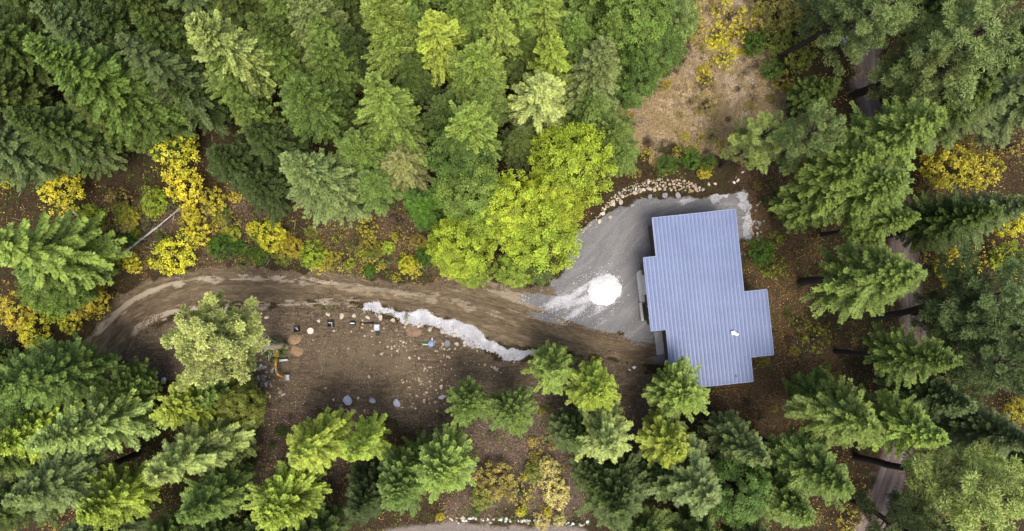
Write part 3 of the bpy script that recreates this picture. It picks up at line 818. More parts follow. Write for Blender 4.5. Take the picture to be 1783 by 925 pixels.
# ------------------------------------------------------------------ trees
# tip x, tip y, height, crown radius, kind, colour, label, (base px)
TREES = [
 # top left block
 (38,62,26,5.6,'fir','mid','huge green fir with bright pointed tips filling the upper left corner',(330,225)),
 (108,128,22,4.6,'fir','dark','broad dark fir just below the huge upper left fir'),
 (205,60,23,4.0,'cedar','greyd','grey green fir between the upper left giant and the tall bright fir',(400,215)),
 (60,8,24,4.2,'fir','greyd','dull fir touching the top edge near the left corner'),
 (150,14,22,3.6,'fir','deep','very dark fir on the top edge above the grey green fir'),
 (245,28,22,3.6,'fir','dark','dark fir on the top edge left of the tall bright fir'),
 (20,200,23,4.6,'fir','dark','dark fir on the left edge under the huge corner fir'),
 (120,168,20,4.0,'fir','dark','bushy dark fir above the row of yellow shrubs on the left'),
 (62,222,19,3.6,'fir','greyd','smoky green fir above the left hand yellow shrubs'),
 (200,195,18,3.6,'fir','dark','dark fir right above the bare twiggy gap on the left'),
 (330,34,26,4.2,'round','pale','tall bright fir with tufted pale crown in the upper left forest',(500,165)),
 (372,98,22,3.7,'round','mid','green fir hugging the lower side of the tall pale tufted fir'),
 (398,172,22,3.2,'fir','mid','slim scaly green fir below the tall pale tufted fir'),
 (425,225,19,3.6,'fir','deep','dark fir between the slim scaly fir and the silvery fir'),
 (300,150,17,3.0,'fir','deep','narrow dark fir leaning over the brown gap above the yellow tree'),
 (370,268,16,3.7,'fir','deep','dark blue green fir on the right side of the big yellow tree'),
 (420,310,17,3.6,'fir','deep','low dark fir between yellow shrubs and the silvery fir'),
 (440,20,24,3.6,'fir','dark','dark fir on the top edge right of the tall pale tufted fir'),
 (450,68,21,3.4,'fir','mid','small topped green fir beside the tall pale tufted fir'),
 (505,-14,25,4.2,'fir','grey','dusty green fir on the top edge with hanging branches'),
 (540,28,23,3.7,'cedar','mid','fir with drooping fronds near the top edge left of centre'),
 (548,82,21,3.2,'round','mid','small rounded fir below the drooping frond fir'),
 (600,50,20,3.4,'fir','deep','dark fir wedged left of the bright top edge spruce'),
 (505,142,23,3.7,'round','mid','rounded fir with neat scale like branch tips',(600,245)),
 (556,160,19,3.4,'fir','dark','dark fir in the gap beside the scale tipped fir'),
 (508,272,23,4.4,'fir','grey','silvery grey green fir standing over the yellow shrubs',(610,345)),
 (560,330,17,3.9,'fir','grey','lower silvery fir joined to the silvery grey green one'),
 (655,-4,24,3.6,'round','fresh','bright green spruce reaching over the top edge',),
 (668,48,22,3.4,'round','fresh','bright knobbly spruce under the top edge one'),
 (700,96,19,3.2,'fir','dark','shaded fir below the knobbly bright spruce'),
 (757,26,24,3.7,'cedar','lime','yellow green tree with drooping star branches near the top edge',(775,135)),
 (715,18,20,3.3,'fir','mid','green fir tucked beside the yellow green star tree'),
 (812,-8,22,3.6,'fir','mid','green fir on the top edge left of the upper middle pair'),
 (868,18,23,3.2,'cedar','fresh','slim yellow green tree on the top edge in the middle'),
 (645,128,24,4.2,'cedar','fresh','tall light green cedar in the middle of the upper forest',(715,270)),
 (668,190,19,4.0,'cedar','mid','feathery green cedar under the tall light green cedar'),
 (612,245,19,3.6,'round','mid','mid green spruce above the bare brown clearing'),
 (690,268,17,4.0,'cedar','dull','greyish olive cedar fading into the brown clearing'),
 (640,300,16,3.6,'fir','mid','soft green fir above the gold speckled clearing'),
 (832,84,24,3.5,'round','fresh','round headed yellow green spruce at the upper middle'),
 (800,130,18,3.0,'fir','mid','small green fir left of the round headed spruce'),
 (848,140,20,3.5,'fir','mid','green fir tucked under the round headed spruce'),
 (812,198,24,4.0,'round','fresh','broad bright spruce above the two lime trees by the drive'),
 (798,250,20,4.3,'soft','mid','leafy green tree beneath the broad bright spruce'),
 (770,170,17,3.2,'fir','dark','dark fir in the shade left of the broad bright spruce'),
 (820,325,18,4.2,'soft','fresh','mid green leafy tree behind the lime tree by the drive'),
 (738,352,12,3.0,'round','bush','low dark green spruce bush beside the brown clearing'),
 (905,-12,23,3.6,'cedar','fresh','yellow green tree on the top edge right of the middle'),
 (960,-4,22,3.8,'cedar','fresh','wide yellow green tree on the top edge above the round spruce'),
 (915,60,17,3.4,'fir','dark','dark fir in the hollow above the pale star shaped cedar'),
 (1000,22,21,3.6,'fir','mid','green fir at the top edge left of the dry slope'),
 (966,66,23,3.2,'cedar','lime','small vivid yellow green spruce above the pale star cedar'),
 (944,138,24,4.3,'cedar','star','pale star shaped cedar with long drooping branches'),
 (905,230,16,3.4,'fir','dark','dark fir at the foot of the pale star shaped cedar'),
 (1058,72,23,4.2,'fir','grey','grey green fir left of the dry slope',(1015,185)),
 (1040,170,18,3.6,'fir','mid','green fir under the grey green one by the dry slope'),
 (1120,0,22,4.2,'soft','fresh','light green feathery tree at the top edge beside the dry slope'),
 (1150,60,17,3.8,'soft','mid','soft green tree bordering the dry slope',),
 (1108,115,15,3.4,'soft','mid','low green tree on the corner of the dry slope'),
 (1078,30,21,3.8,'fir','mid','dense green fir on the top edge next to the feathery one'),
 (1192,20,14,2.4,'soft','pale','pale silver green small tree on the edge of the dry slope'),
 (1082,215,17,3.2,'round','mid','green fir at the lower left corner of the dry slope'),
 (1095,262,13,2.6,'round','mid','short green fir right above the stone wall'),
 # lime trees beside the drive
 (1000,268,19,4.9,'soft','vivid','big glowing lime tree left of the stone wall'),
 (975,330,16,4.0,'soft','vivid','lime tree standing over the end of the stone wall'),
 (935,400,15,5.0,'soft','vivid','wide lime tree overhanging the grey gravel yard'),
 (888,360,17,4.0,'soft','vivid','lime green tree between the two widest lime trees'),
 (900,465,10,2.6,'soft','lime','low lime tree overhanging the junction of drive and yard'),
 (790,430,15,4.1,'soft','vivid','lime tree hanging over the upper side of the dirt drive'),
 (848,385,14,3.4,'soft','lime','green tree in between the lime trees above the drive'),
 (822,470,8,2.3,'soft','lime','short lime tree on the verge of the drive'),
 # top right
 (1500,-30,20,3.2,'pine','greyd','thin grey pine at the top edge above the track'),
 (1560,6,25,4.2,'pine','grey','smoky grey pine crossing the track at the top edge',(1360,95)),
 (1452,138,13,3.0,'fir','dark','dark young fir left of the track'),
 (1425,176,9,2.0,'fir','deep','small dark fir right above the long trunked pine'),
 (1738,30,28,5.2,'pine','grey','largest grey pine in the upper right with round tufts',(1490,165)),
 (1660,120,23,3.6,'pine','grey','grey pine below the largest one with dark trunk over the track',(1492,160)),
 (1790,90,23,4.6,'fir','dark','dark fir at the upper right edge'),
 (1728,145,24,4.4,'fir','dark','dark fir right of the pointed pale tipped fir'),
 (1800,135,26,4.0,'cedar','greyd','grey feathery fir on the right edge'),
 (1636,203,27,4.5,'tall','midb','pointed fir with pale frilled tips reaching far to the right',(1412,293)),
 (1450,205,24,2.9,'pine','grey','thin pine whose long dark trunk crosses the brown slope',(1325,299)),
 (1345,228,14,3.0,'pine','pale','pale misty small pine on the lower edge of the dry slope',(1255,292)),
 (1530,262,24,4.2,'tall','mid','dark fir behind the thick black trunk by the yard corner',(1345,362)),
 (1578,312,25,4.3,'tall','midb','fir with tip over the track east of the house',(1400,372)),
 (1596,374,25,2.9,'tall','midb','slender fir pointing right over the track'),
 (1470,345,19,3.6,'fir','midb','full green fir east of the house'),
 (1592,474,26,5.0,'tall','midb','broad fir pointing right beside the house',(1395,492)),
 (1735,375,22,3.8,'fir','dark','dark fir amid gold shrubs on the right'),
 (1800,352,24,3.8,'fir','greyd','smoky fir on the right edge amid gold shrubs'),
 (1800,505,26,4.8,'pine','greyd','wide grey pine on the right edge with horizontal trunk',(1525,553)),
 (1668,628,25,3.4,'tall','mid','bright green fir crossing the track at the right',(1455,612)),
 (1770,640,24,3.8,'pine','greyd','grey pine on the right edge below the wide one',(1600,612)),
 (1718,560,23,3.6,'pine','greyd','grey pine above the horizontal black trunk',(1590,545)),
 (1705,715,22,3.8,'fir','greyd','dull grey fir in the lower right'),
 (1798,770,25,4.6,'fir','greyd','big dull fir on the lower right edge'),
 (1525,745,24,4.6,'tall','midb','large layered green fir right below the house',(1385,705)),
 (1462,706,16,3.6,'fir','mid','smaller green fir close behind the house corner'),
 (1640,762,25,4.0,'tall','fresh','light fir tip next to the large layered fir',(1440,700)),
 (1755,880,27,5.2,'pine','pale','big pale tufted pine in the lower right corner',(1490,797)),
 (1640,965,26,3.9,'pine','greyd','sparse grey pine on the bottom edge at the right',(1470,865)),
 (1480,850,24,4.4,'tall','mid','green fir on the lower right beside the brown gap',(1318,760)),
 (1400,900,22,4.2,'fir','mid','lush fir on the bottom edge right of centre'),
 (1335,800,22,3.4,'fir','grey','silver green fir below the house'),
 (1202,702,17,3.9,'round','fresh','bright layered spruce overlapping the lower roof corner'),
 (1185,790,19,3.5,'round','lime','yellow green spruce below the roof overlapping one'),
 (1245,870,23,5.0,'cedar','grey','large pale grey green cedar on the bottom edge'),
 (1310,880,19,4.0,'soft','mid','soft green tree at the bottom right of the grey green cedar'),
 (1160,850,15,3.4,'fir','dark','dark fir to the left of the large grey green cedar'),
 (1085,900,19,5.0,'fir','dark','broad dark fir on the bottom edge in the middle'),
 (1040,855,14,2.8,'fir','dark','dark fir under the pale star fir at the bottom'),
 (1072,790,23,4.0,'cedar','pale','pale star fir in the middle of the lower edge forest'),
 (1000,770,15,3.2,'fir','dark','dark fir left of the pale star fir'),
 (1048,690,21,3.4,'round','lime','yellow green spruce right of the one at the tip of the white strip'),
 (972,648,18,3.4,'fir','fresh','light spruce at the end of the white gravel strip'),
 (893,732,16,3.3,'round','mid','soft round green tree below the earth pit'),
 (808,718,18,2.9,'round','mid','blue green spruce on the lower edge of the earth pit'),
 (762,838,20,4.2,'round','fresh','bright spruce just left of the roadside stones'),
 (690,870,19,3.8,'round','mid','green spruce above the gravel road'),
 (615,895,17,3.7,'fir','deep','dark fir on the bottom edge left of the road'),
 (508,808,22,4.0,'cedar','lime','wide yellow green feathery tree below the digger'),
 (604,795,21,2.9,'cedar','lime','yellow green tree right of the wide feathery one',(668,735)),
 (465,905,22,4.2,'round','lime','bright tufted tree on the bottom edge left of centre'),
 (262,842,24,4.3,'cedar','pale','tall pale green fir in the lower left',(420,735)),
 (335,800,18,3.8,'fir','pale','pale lower fir right of the tall pale green one'),
 (322,905,23,3.8,'fir','mid','green fir on the bottom edge with a short visible trunk',(430,830)),
 (142,905,22,3.7,'round','lime','vivid yellow green tree in the lower left corner'),
 (12,872,25,4.6,'tall','grey','grey green fir in the lower left corner',(240,790)),
 (52,775,25,4.5,'fir','pale','long pale fir lying towards the lower left',(285,700)),
 (170,700,16,3.4,'fir','mid','smaller green fir beside the long pale fir'),
 (282,718,19,3.7,'round','lime','yellow green spruce beneath the pale crowned pine'),
 (345,700,15,3.8,'cedar','mid','green tree joined to the yellow green spruce'),
 (405,715,12,3.0,'soft','olive','olive green bushy tree left of the digger'),
 (-30,672,26,4.4,'fir','mid','long fir on the left edge below the bend of the drive',(215,632)),
 (-30,790,22,4.4,'fir','lime','yellow green tree on the left edge at the bottom'),
 (30,720,16,3.2,'soft','mid','leafy green tree on the left edge'),
 (-40,425,25,5.2,'cedar','fresh','long light green fir on the left edge beside the fallen logs',(200,455)),
 (30,470,19,4.4,'fir','mid','green fir under the long light one on the left edge'),
 (50,500,15,3.2,'soft','fresh','light green tree above the yellow shrubs by the bend'),
 # beyond the picture edges: only their lower branches reach into view
 *[(x_, -95 + (i_ % 3) * 14, 24, 4.2, k_, c_, l_) for i_, (x_, k_, c_, l_) in enumerate([
   (-80,'fir','dark','dark fir outside the upper left corner, lower boughs in view'),(40,'fir','deep','deep green lower boughs at the top edge near the left corner'),(150,'fir','dark','dark lower boughs at the top edge above the dark fir'),
   (255,'fir','greyd','grey green lower boughs at the top edge, left'),(350,'fir','dark','dark lower boughs above the tall pale tufted fir'),(450,'fir','mid','green lower boughs at the top edge near the drooping fir'),
   (560,'fir','dark','dark lower boughs at the top edge above the drooping frond fir'),(690,'round','mid','mid green lower boughs on the top edge beside the bright spruce'),(800,'fir','mid','mid green lower boughs on the top edge near the middle'),
   (880,'round','fresh','fresh green lower boughs on the top edge in the middle'),(960,'fir','mid','green lower boughs at the top edge right of the middle'),(1050,'fir','mid','green lower boughs at the top edge above the grey green fir'),
   (1130,'soft','mid','leafy lower boughs at the top edge by the dry slope'),(1640,'fir','greyd','grey lower boughs on the top edge right of the track'),(1740,'fir','dark','dark lower boughs at the top edge near the right corner')])],
 *[(-95 - (i_ % 2) * 20, y_, 24, 4.3, 'fir', c_, l_) for i_, (y_, c_, l_) in enumerate([
   (30,'dark','dark boughs entering at the left edge near the top'),(130,'dark','dark boughs entering at the left edge beside the huge fir'),(220,'greyd','grey boughs entering at the left edge above the yellow shrubs'),
   (700,'mid','green boughs entering at the left edge below the bend'),(820,'mid','green boughs entering at the left edge near the bottom'),(930,'dark','dark boughs entering in the lower left corner')])],
 *[(x_, 1000 + (i_ % 2) * 18, 23, 4.1, k_, c_, l_) for i_, (x_, k_, c_, l_) in enumerate([
   (60,'fir','greyd','grey boughs on the bottom edge near the left corner'),(190,'fir','mid','green boughs on the bottom edge at the left'),(300,'fir','dark','dark boughs on the bottom edge at the left'),
   (400,'fir','mid','green boughs on the bottom edge left of centre'),(500,'fir','dark','dark boughs on the bottom edge left of the gravel road'),
   (1150,'fir','mid','green boughs on the bottom edge right of the road'),(1260,'fir','mid','green boughs on the bottom edge below the grey cedar'),(1370,'fir','dark','dark boughs on the bottom edge right of centre'),(1760,'fir','greyd','grey boughs on the bottom edge in the right corner')])],
 *[(1880 + (i_ % 2) * 20, y_, 24, 4.3, 'fir', c_, l_) for i_, (y_, c_, l_) in enumerate([
   (30,'dark','dark boughs entering at the right edge near the top'),(130,'greyd','grey boughs entering at the right edge'),
   (600,'greyd','grey boughs entering at the right edge below the wide pine'),(850,'dark','dark boughs entering at the right edge near the bottom')])],
 (712,815,13,3.0,'fir','mid','low green fir left of the bright roadside spruce'),
 # pale pine by the digger
 (338,594,23,4.3,'pale','blond','pale blond crowned pine with branched bare trunk leaning over the earth pit',(498,604)),
 (395,672,8,2.4,'soft','olive','thin olive tree below the pale crowned pine'),
]
for T_ in TREES:
    tx, ty, h, rad, kind, col, label = T_[:7]
    tree(tx, ty, h, rad, kind, col, label, T_[7] if len(T_) > 7 else None)

pine_base = G(498, 604)
wood_ = Wood()
for a_, b_, z_, r_ in ((430,572,13,.13),(432,598,14,.15),(424,616,12,.12),(452,588,9,.10),(448,614,8,.09),(440,583,12,.10),(462,622,6,.07),(415,606,15,.14),(458,576,7,.07)):
    s0 = pine_base + Vector((0, 0, rnd.uniform(.6, 4))) ; s0 += (P(352, 594, 23) - pine_base) * (s0.z / 23) * .8
    e0 = P(a_, b_, z_); m0 = s0.lerp(e0, .5) + Vector((rnd.gauss(0, .3), rnd.gauss(0, .3), -.3)); m1 = s0.lerp(e0, .25) + Vector((0, rnd.gauss(0, .15), 0))
    wood_.add(np.array([s0 - pine_base, m1 - pine_base, m0 - pine_base, e0 - pine_base]), [r_, r_ * .85, r_ * .7, r_ * .3], 6)
    for q in range(3):
        f0 = s0.lerp(e0, rnd.uniform(.4, .9)); f1 = f0 + Vector((rnd.uniform(-1.3, .6), rnd.gauss(0, .8), rnd.uniform(0, .8)))
        wood_.add(np.array([f0 - pine_base, f1 - pine_base]), [.045, .015], 4)
pp_ = [o for o in COL.objects if o.name.startswith('pale_pine_tree') and o.parent is None][0]
bpy.context.view_layer.update()
lm_ = link('limbs', wood_.mesh('pine_limbs', M_PALEBARK), pp_)
lm_.matrix_parent_inverse = pp_.matrix_world.inverted() @ Matrix.Translation(pine_base)

# shrubs: x, y, radius px, height, kind, colour, label
BUSH = [
 (310,262,44,7,'shrub','yellow','tall bright yellow maple in the left forest gap'),
 (322,325,38,5,'shrub','yellow','yellow maple just below the tallest yellow maple'),
 (112,330,42,5,'shrub','yellow','yellow shrub above the stacked logs at the left'),
 (158,375,24,3,'shrub','ygreen','yellow green shrub right of the short fallen log'),
 (222,396,12,2,'shrub','cream','small cream coloured shrub above the fallen log'),
 (302,445,40,4,'shrub','yellow','round yellow shrub touching the drive verge'),
 (345,403,26,3.5,'shrub','yellow','yellow shrub above the round verge shrub'),
 (372,350,26,3.5,'shrub','gold','gold shrub right of the yellow maples'),
 (330,372,18,3,'shrub','yellow','yellow bush at the far tip of the fallen log'),
 (268,352,26,3.5,'shrub','ygreen','lime yellow shrub left of the yellow maples'),
 (400,385,24,3,'sparse','ochre','ochre thin shrub under the low dark fir'),
 (440,398,14,2.5,'shrub','yellow','little yellow bush left of the yellow row'),
 (472,412,30,3.5,'shrub','yellow','yellow shrub starting the row below the silvery fir'),
 (510,432,22,3,'shrub','gold','gold shrub in the row below the silvery fir'),
 (545,445,26,3,'shrub','ygreen','green and yellow shrub ending the row by the drive'),
 (595,455,22,2.5,'sparse','gold','thin gold shrub on the verge of the drive'),
 (645,472,13,1.6,'shrub','bush','small green bush on the verge of the drive'),
 (232,460,19,2.5,'shrub','yellow','yellow bush beside the root end of the fallen log'),
 (708,460,17,3,'shrub','yellow','round bright yellow bush beside the lime trees'),
 (690,482,10,1.6,'sparse','yellow','tiny yellow sprig hanging over the drive'),
 (658,432,14,2,'sparse','gold','small gold plant in the brown clearing'),
 (640,396,22,2.5,'sparse','gold','thin gold shrub in the middle of the brown clearing'),
 (695,410,20,2.5,'sparse','ochre','ochre shrub next to the low dark spruce bush'),
 (620,355,22,2.5,'sparse','olive','olive shrub in the top of the brown clearing'),
 (740,445,20,2.5,'shrub','bush','dark green bush behind the round bright yellow bush'),
 (30,545,34,4.5,'shrub','gold','gold shrub on the left edge beside the bend'),
 (60,580,28,4,'shrub','yellow','yellow shrub at the left below the gold one'),
 (150,522,42,5,'shrub','gold','large gold shrub leaning over the bend of the drive'),
 (122,562,20,3.5,'shrub','yellow','yellow bush under the large gold shrub'),
 (172,490,20,3.5,'shrub','gold','small gold bush by the brown log'),
 (95,540,28,4,'shrub','ygreen','yellow green shrub left of the large gold shrub'),
 (16,310,20,4,'shrub','yellow','yellow shrub cut by the left edge'),
 (180,410,22,2.5,'sparse','ochre','thin ochre shrub left of the fallen grey log'),
 (205,345,26,3,'sparse','ochre','ochre twiggy shrub in the left forest gap'),
 (385,430,26,2.5,'shrub','bush','green bush between the round yellow shrub and the row'),
 (450,445,20,2.2,'shrub','bush','low green bush on the drive verge under the yellow row'),
 (265,190,24,3,'sparse','ochre','ochre shrub in the dark gap above the tall yellow maple'),
 (250,15,18,3,'sparse','ochre','rusty shrub between dark firs at the top left'),
 (440,295,16,3,'sparse','gold','gold twigs in the shade by the silvery fir'),
 (745,150,16,3,'sparse','ochre','rusty shrub in the shade below the star tree'),
 (715,225,12,2.5,'shrub','gold','gold twig bush beside the tall light green cedar'),
 # right side
 (1650,290,46,8,'shrub','gold','gold shrub right of the frilled fir tip'),
 (1705,298,40,8,'shrub','gold','gold shrub next to the smoky fir on the right'),
 (1622,330,26,4,'sparse','ochre','ochre shrub beside the track on the right'),
 (1668,470,40,7,'shrub','yellow','yellow shrub in the black gap on the right'),
 (1625,440,28,4,'sparse','ochre','thin ochre shrub on the track verge at the right'),
 (1762,388,30,7,'shrub','yellow','yellow shrub on the right edge above the grey pine'),
 (1762,448,36,7,'shrub','ygreen','yellow green shrub on the right edge'),
 (1718,440,28,4,'sparse','gold','thin gold shrub between the right hand yellow shrubs'),
 (1772,250,30,4.5,'sparse','ochre','rusty shrub on the right edge below the feathery fir'),
 (1690,250,18,4,'sparse','gold','gold sprigs over the dark fir on the right'),
 (1778,715,26,4,'shrub','gold','gold shrub on the right edge at the lower right'),
 (1775,845,26,4,'shrub','gold','gold shrub in the lower right corner'),
 (1650,700,24,3.5,'sparse','gold','thin gold shrub right of the track'),
 (1325,440,26,3,'shrub','bush','green shrub against the east wall of the house'),
 (1345,465,28,2.6,'sparse','ygreen','yellow green shrub east of the house'),
 (1350,420,18,2.4,'sparse','ygreen','yellow green sprigs near the yard corner'),
 (1420,590,30,2.6,'sparse','ygreen','thin yellow green shrub under the right pointing fir'),
 (1390,560,22,2.4,'sparse','olive','olive sprigs on the brown ground east of the house'),
 # dry slope
 (1275,25,36,1.8,'sparse','yellow','yellow sprigs at the top of the dry slope'),
 (1250,60,26,1.6,'sparse','yellow','yellow sprigs in the middle of the dry slope top'),
 (1300,50,30,1.8,'sparse','yellow','yellow sprigs beside the dark bushes on the slope'),
 (1262,100,24,1.5,'sparse','yellow','yellow plants on the pale upper slope'),
 (1228,132,18,1.4,'sparse','yellow','small yellow plants in the middle of the slope'),
 (1232,182,28,1.6,'sparse','ochre','ochre plants in the heart of the dry slope'),
 (1215,12,14,1.4,'sparse','yellow','yellow sprig at the top left of the dry slope'),
 (1240,235,18,1.3,'sparse','olive','olive plants low on the dry slope'),
 (1310,185,12,1.1,'sparse','gold','tiny gold plant near the right side of the slope'),
 (1355,25,44,3.5,'shrub','ochre','ochre thicket at the top edge right of the slope'),
 (1395,60,44,3.5,'shrub','olive','olive thicket left of the track'),
 (1345,70,30,3,'shrub','olive','olive shrub behind the dark bushes of the slope'),
 (1415,20,32,3.5,'shrub','ochre','rust and gold thicket on the top edge'),
 (1392,100,28,3,'shrub','olive','olive yellow shrub above the dark young fir'),
 (1365,140,24,2.2,'sparse','gold','gold sprigs right of the dry slope'),
 (1316,72,24,3.2,'shrub','bush','upper dark green bush on the dry slope'),
 (1346,120,23,3.2,'shrub','bush','lower dark green bush on the dry slope'),
 (1163,287,22,3.0,'shrub','bush','roundest green bush above the stone wall'),
 (1206,276,21,3.0,'shrub','bush','dark green bush above the right part of the wall'),
 (1236,282,16,2.6,'shrub','bush','small green bush beside the misty pine'),
 (1185,262,16,1.8,'sparse','gold','gold sprigs behind the green bushes over the wall'),
 (1128,268,16,1.6,'sparse','gold','gold sprigs left of the roundest green bush'),
 (1104,300,13,1.6,'shrub','ochre','little ochre bush at the left end of the wall'),
 (1228,300,14,1.4,'shrub','gold','gold tuft between the green bushes and the yard'),
 (1095,205,14,1.6,'sparse','gold','gold sprigs at the left foot of the dry slope'),
 (1490,125,16,2,'sparse','gold','gold sprigs on the left verge of the track'),
 (1560,40,22,3,'sparse','ochre','rusty sprigs between grey pines at the top right'),
 # bottom
 (865,835,40,3.2,'shrub','ochre','ochre shrub thicket above the roadside stones'),
 (905,850,32,2.6,'sparse','gold','gold plants right of the ochre thicket'),
 (840,865,24,2.4,'shrub','olive','olive shrub above the white roadside stones'),
 (955,812,20,2.4,'shrub','cream','cream yellow shrub in the bottom middle gap'),
 (968,858,28,2.8,'shrub','cream','larger cream yellow shrub in the bottom middle gap'),
 (950,770,22,2.4,'sparse','ochre','ochre sprigs under the yellow green spruces'),
 (907,890,10,1.6,'shrub','yellow','bright yellow tuft on the roadside stones'),
 (954,890,9,1.6,'shrub','yellow','bright yellow tuft left of the cream bushes by the road'),
 (944,908,16,1.8,'shrub','cream','cream bush overhanging the road edge stones'),
 (974,905,12,1.8,'shrub','cream','second cream bush overhanging the road, right one'),
 (767,899,8,1.2,'shrub','yellow','small yellow tuft at the left end of the roadside stones'),
 (829,890,9,1.4,'shrub','bush','small green tuft on the roadside stones'),
 (930,820,22,2.2,'shrub','olive','green olive shrub between the cream and ochre shrubs'),
 (1480,905,26,2.5,'sparse','gold','gold sprigs on the bottom edge at the right'),
 (1500,860,22,2.2,'sparse','ochre','ochre plants in the brown gap by the black trunks'),
 (1415,900,20,2.2,'sparse','ochre','ochre plants on the bottom edge right of centre'),
 (560,860,12,1.8,'sparse','ygreen','yellow green sprig in the shade at the bottom'),
 (790,690,14,1.2,'sparse','olive','olive sprig on the lower rim of the earth pit'),
 (474,607,22,2.8,'shrub','bush','dark green bush half hiding the digger cab'),
 (90,905,26,3,'sparse','ochre','rusty shrub in the lower left corner'),
]
for b_ in BUSH: bush(*b_)

# young dark firs filling the forest between the tall crowns
def open_ground(x, y, m):
    for k in ('drive', 'gravel', 'pit', 'dry', 'litter', 'east', 'south', 'road'):
        if float(sdist(np.array([x]), np.array([y]), PW[k])[0]) > -m: return True
    s_, d_ = along(np.array([x]), np.array([y]), TRACK)
    return abs(float(d_[0])) < 2.0 + m or math.hypot(x - house_c.x, y - house_c.y) < 15

n_f = 0
for k in range(2500):
    if n_f >= 60: break
    x = rnd.uniform(-80, 80); y = rnd.uniform(-42, 52)
    if open_ground(x, y, 1.6) or x > 33 or y < -14: continue
    if any((x - a) ** 2 + (y - b) ** 2 < (0.42 * r + 1.5) ** 2 for a, b, r, hh in placed): continue
    h = rnd.uniform(8, 15); z = gz(x, y)
    plant('fir', Vector((x, y, z - 0.1)), Vector((x + rnd.uniform(-.2, .2), y, z + h)), h, rnd.uniform(2.2, 3.3),
          rnd.choice(['deep', 'dark', 'dark', 'greyd']), 'dark young fir half hidden under the taller crowns', 'young firs under the taller trees', 'young_fir')
    n_f += 1

# low undergrowth bushes on the open forest floor and brown scrub on the dry slope
def zone_bushes(zone, n, cols, rr, hh, label, group, xlim=(-80, 80)):
    c_ = 0; pw = PW[zone]; x0, y0 = pw.min(0); x1, y1 = pw.max(0)
    for k in range(n * 30):
        if c_ >= n: break
        x = rnd.uniform(max(x0, xlim[0]), min(x1, xlim[1])); y = rnd.uniform(y0, y1)
        if gw(zone, x, y) < 0.6 or max(gw('drive', x, y), gw('gravel', x, y), gw('pit', x, y), gw('road', x, y), gw('track', x, y)) > 0.2: continue
        if math.hypot(x - house_c.x, y - house_c.y) < 11: continue
        h = rnd.uniform(*hh); z = gz(x, y) - .05; r_ = rnd.uniform(*rr)
        plant(rnd.choice(['sparse', 'sparse', 'shrub']), Vector((x, y, z)), Vector((x, y, z + h)), h, r_, rnd.choice(cols), label, group, 'undergrowth_bush', 0.25)
        c_ += 1
zone_bushes('litter', 150, ['olive', 'ochre', 'gold', 'ygreen', 'bush', 'mid', 'twig', 'gold', 'yellow'], (.5, 1.6), (.6, 1.8), 'low mixed green and ochre bush on the brown floor above the dirt drive', 'low bushes above the dirt drive')
zone_bushes('east', 40, ['olive', 'ochre', 'twig', 'twig', 'bush'], (.4, 1.0), (.5, 1.2), 'low olive or brown bush on the brown ground east of the house', 'low bushes east of the house')
zone_bushes('south', 40, ['olive', 'ochre', 'twig', 'bush', 'gold'], (.4, 1.0), (.5, 1.2), 'low olive or brown bush on the brown ground south of the earth pit', 'low bushes south of the earth pit')
PW['drytop'] = poly_world([(1205,-20),(1330,-20),(1320,60),(1275,120),(1240,120),(1215,60)])
W['drytop'] = sstep(sdist(X, Y, PW['drytop']), -.3, .3)
zone_bushes('drytop', 45, ['yellow', 'yellow', 'gold'], (.35, .8), (.3, .8), 'small yellow leafed plant on the upper dry slope', 'yellow plants on the upper dry slope')
zone_bushes('dry', 60, ['twig', 'scrub', 'scrub', 'ochre', 'gold'], (.4, 1.1), (.4, .9), 'low brown scrub clump in the dry grass slope', 'brown scrub clumps on the dry slope')

# ------------------------------------------------------------------ house
ROOF_N, ROOF_S = 5.7, 4.7        # roof height at the north and south ends
def roofz_guess(py): return ROOF_N + (ROOF_S - ROOF_N) * (py - 370) / 295.0
def RP(px, py): return P(px, py, roofz_guess(py))
cA, cB, cC, cD, cE, cF, cG, cI, cJ, cK, cL = [RP(*p) for p in
    [(1135,377),(1279,368),(1296,507),(1334,506),(1348,618),(1308,621),(1311,664),(1160,574),(1132,576),(1122,449),(1143,447)]]
bdir = ((cA - cL) + (cB - cC) * 1.0 + (cK - cJ)).normalized(); bdir.z = 0; bdir.normalize()   # along the ribs, to the north
adir = Vector((bdir.y, -bdir.x, 0))
O = Vector((cL.x, cL.y, 0))
def ab(p): d = Vector((p.x, p.y, 0)) - O; return d.dot(adir), d.dot(bdir)
aK = (ab(cK)[0] + ab(cJ)[0]) / 2; aA = (ab(cA)[0] + ab(cL)[0]) / 2; aI = ab(cI)[0]
aC = (ab(cC)[0] + ab(cB)[0]) / 2; aG = ab(cG)[0]; aD = (ab(cD)[0] + ab(cE)[0]) / 2
aR = (aC + aG) / 2
bA = (ab(cA)[1] + ab(cB)[1]) / 2; bK = (ab(cK)[1] + ab(cL)[1]) / 2; bI = (ab(cI)[1] + ab(cJ)[1]) / 2
bD = (ab(cD)[1] + ab(cC)[1]) / 2; bE = (ab(cE)[1] + ab(cF)[1]) / 2; bG = ab(cG)[1]
print('house bands', aK, aA, aI, aC, aG, aD, bA, bK, bI, bD, bE, bG)
bands = [(aK, aA, bI, bK), (aA, aI, bI, bA), (aI, aR, bG, bA), (aR, aD, bE, bD)]
def zroof(b): return ROOF_S + (ROOF_N - ROOF_S) * (b - bG) / (bA - bG)
def HW(a, b, z): return O + adir * a + bdir * b + Vector((0, 0, z))

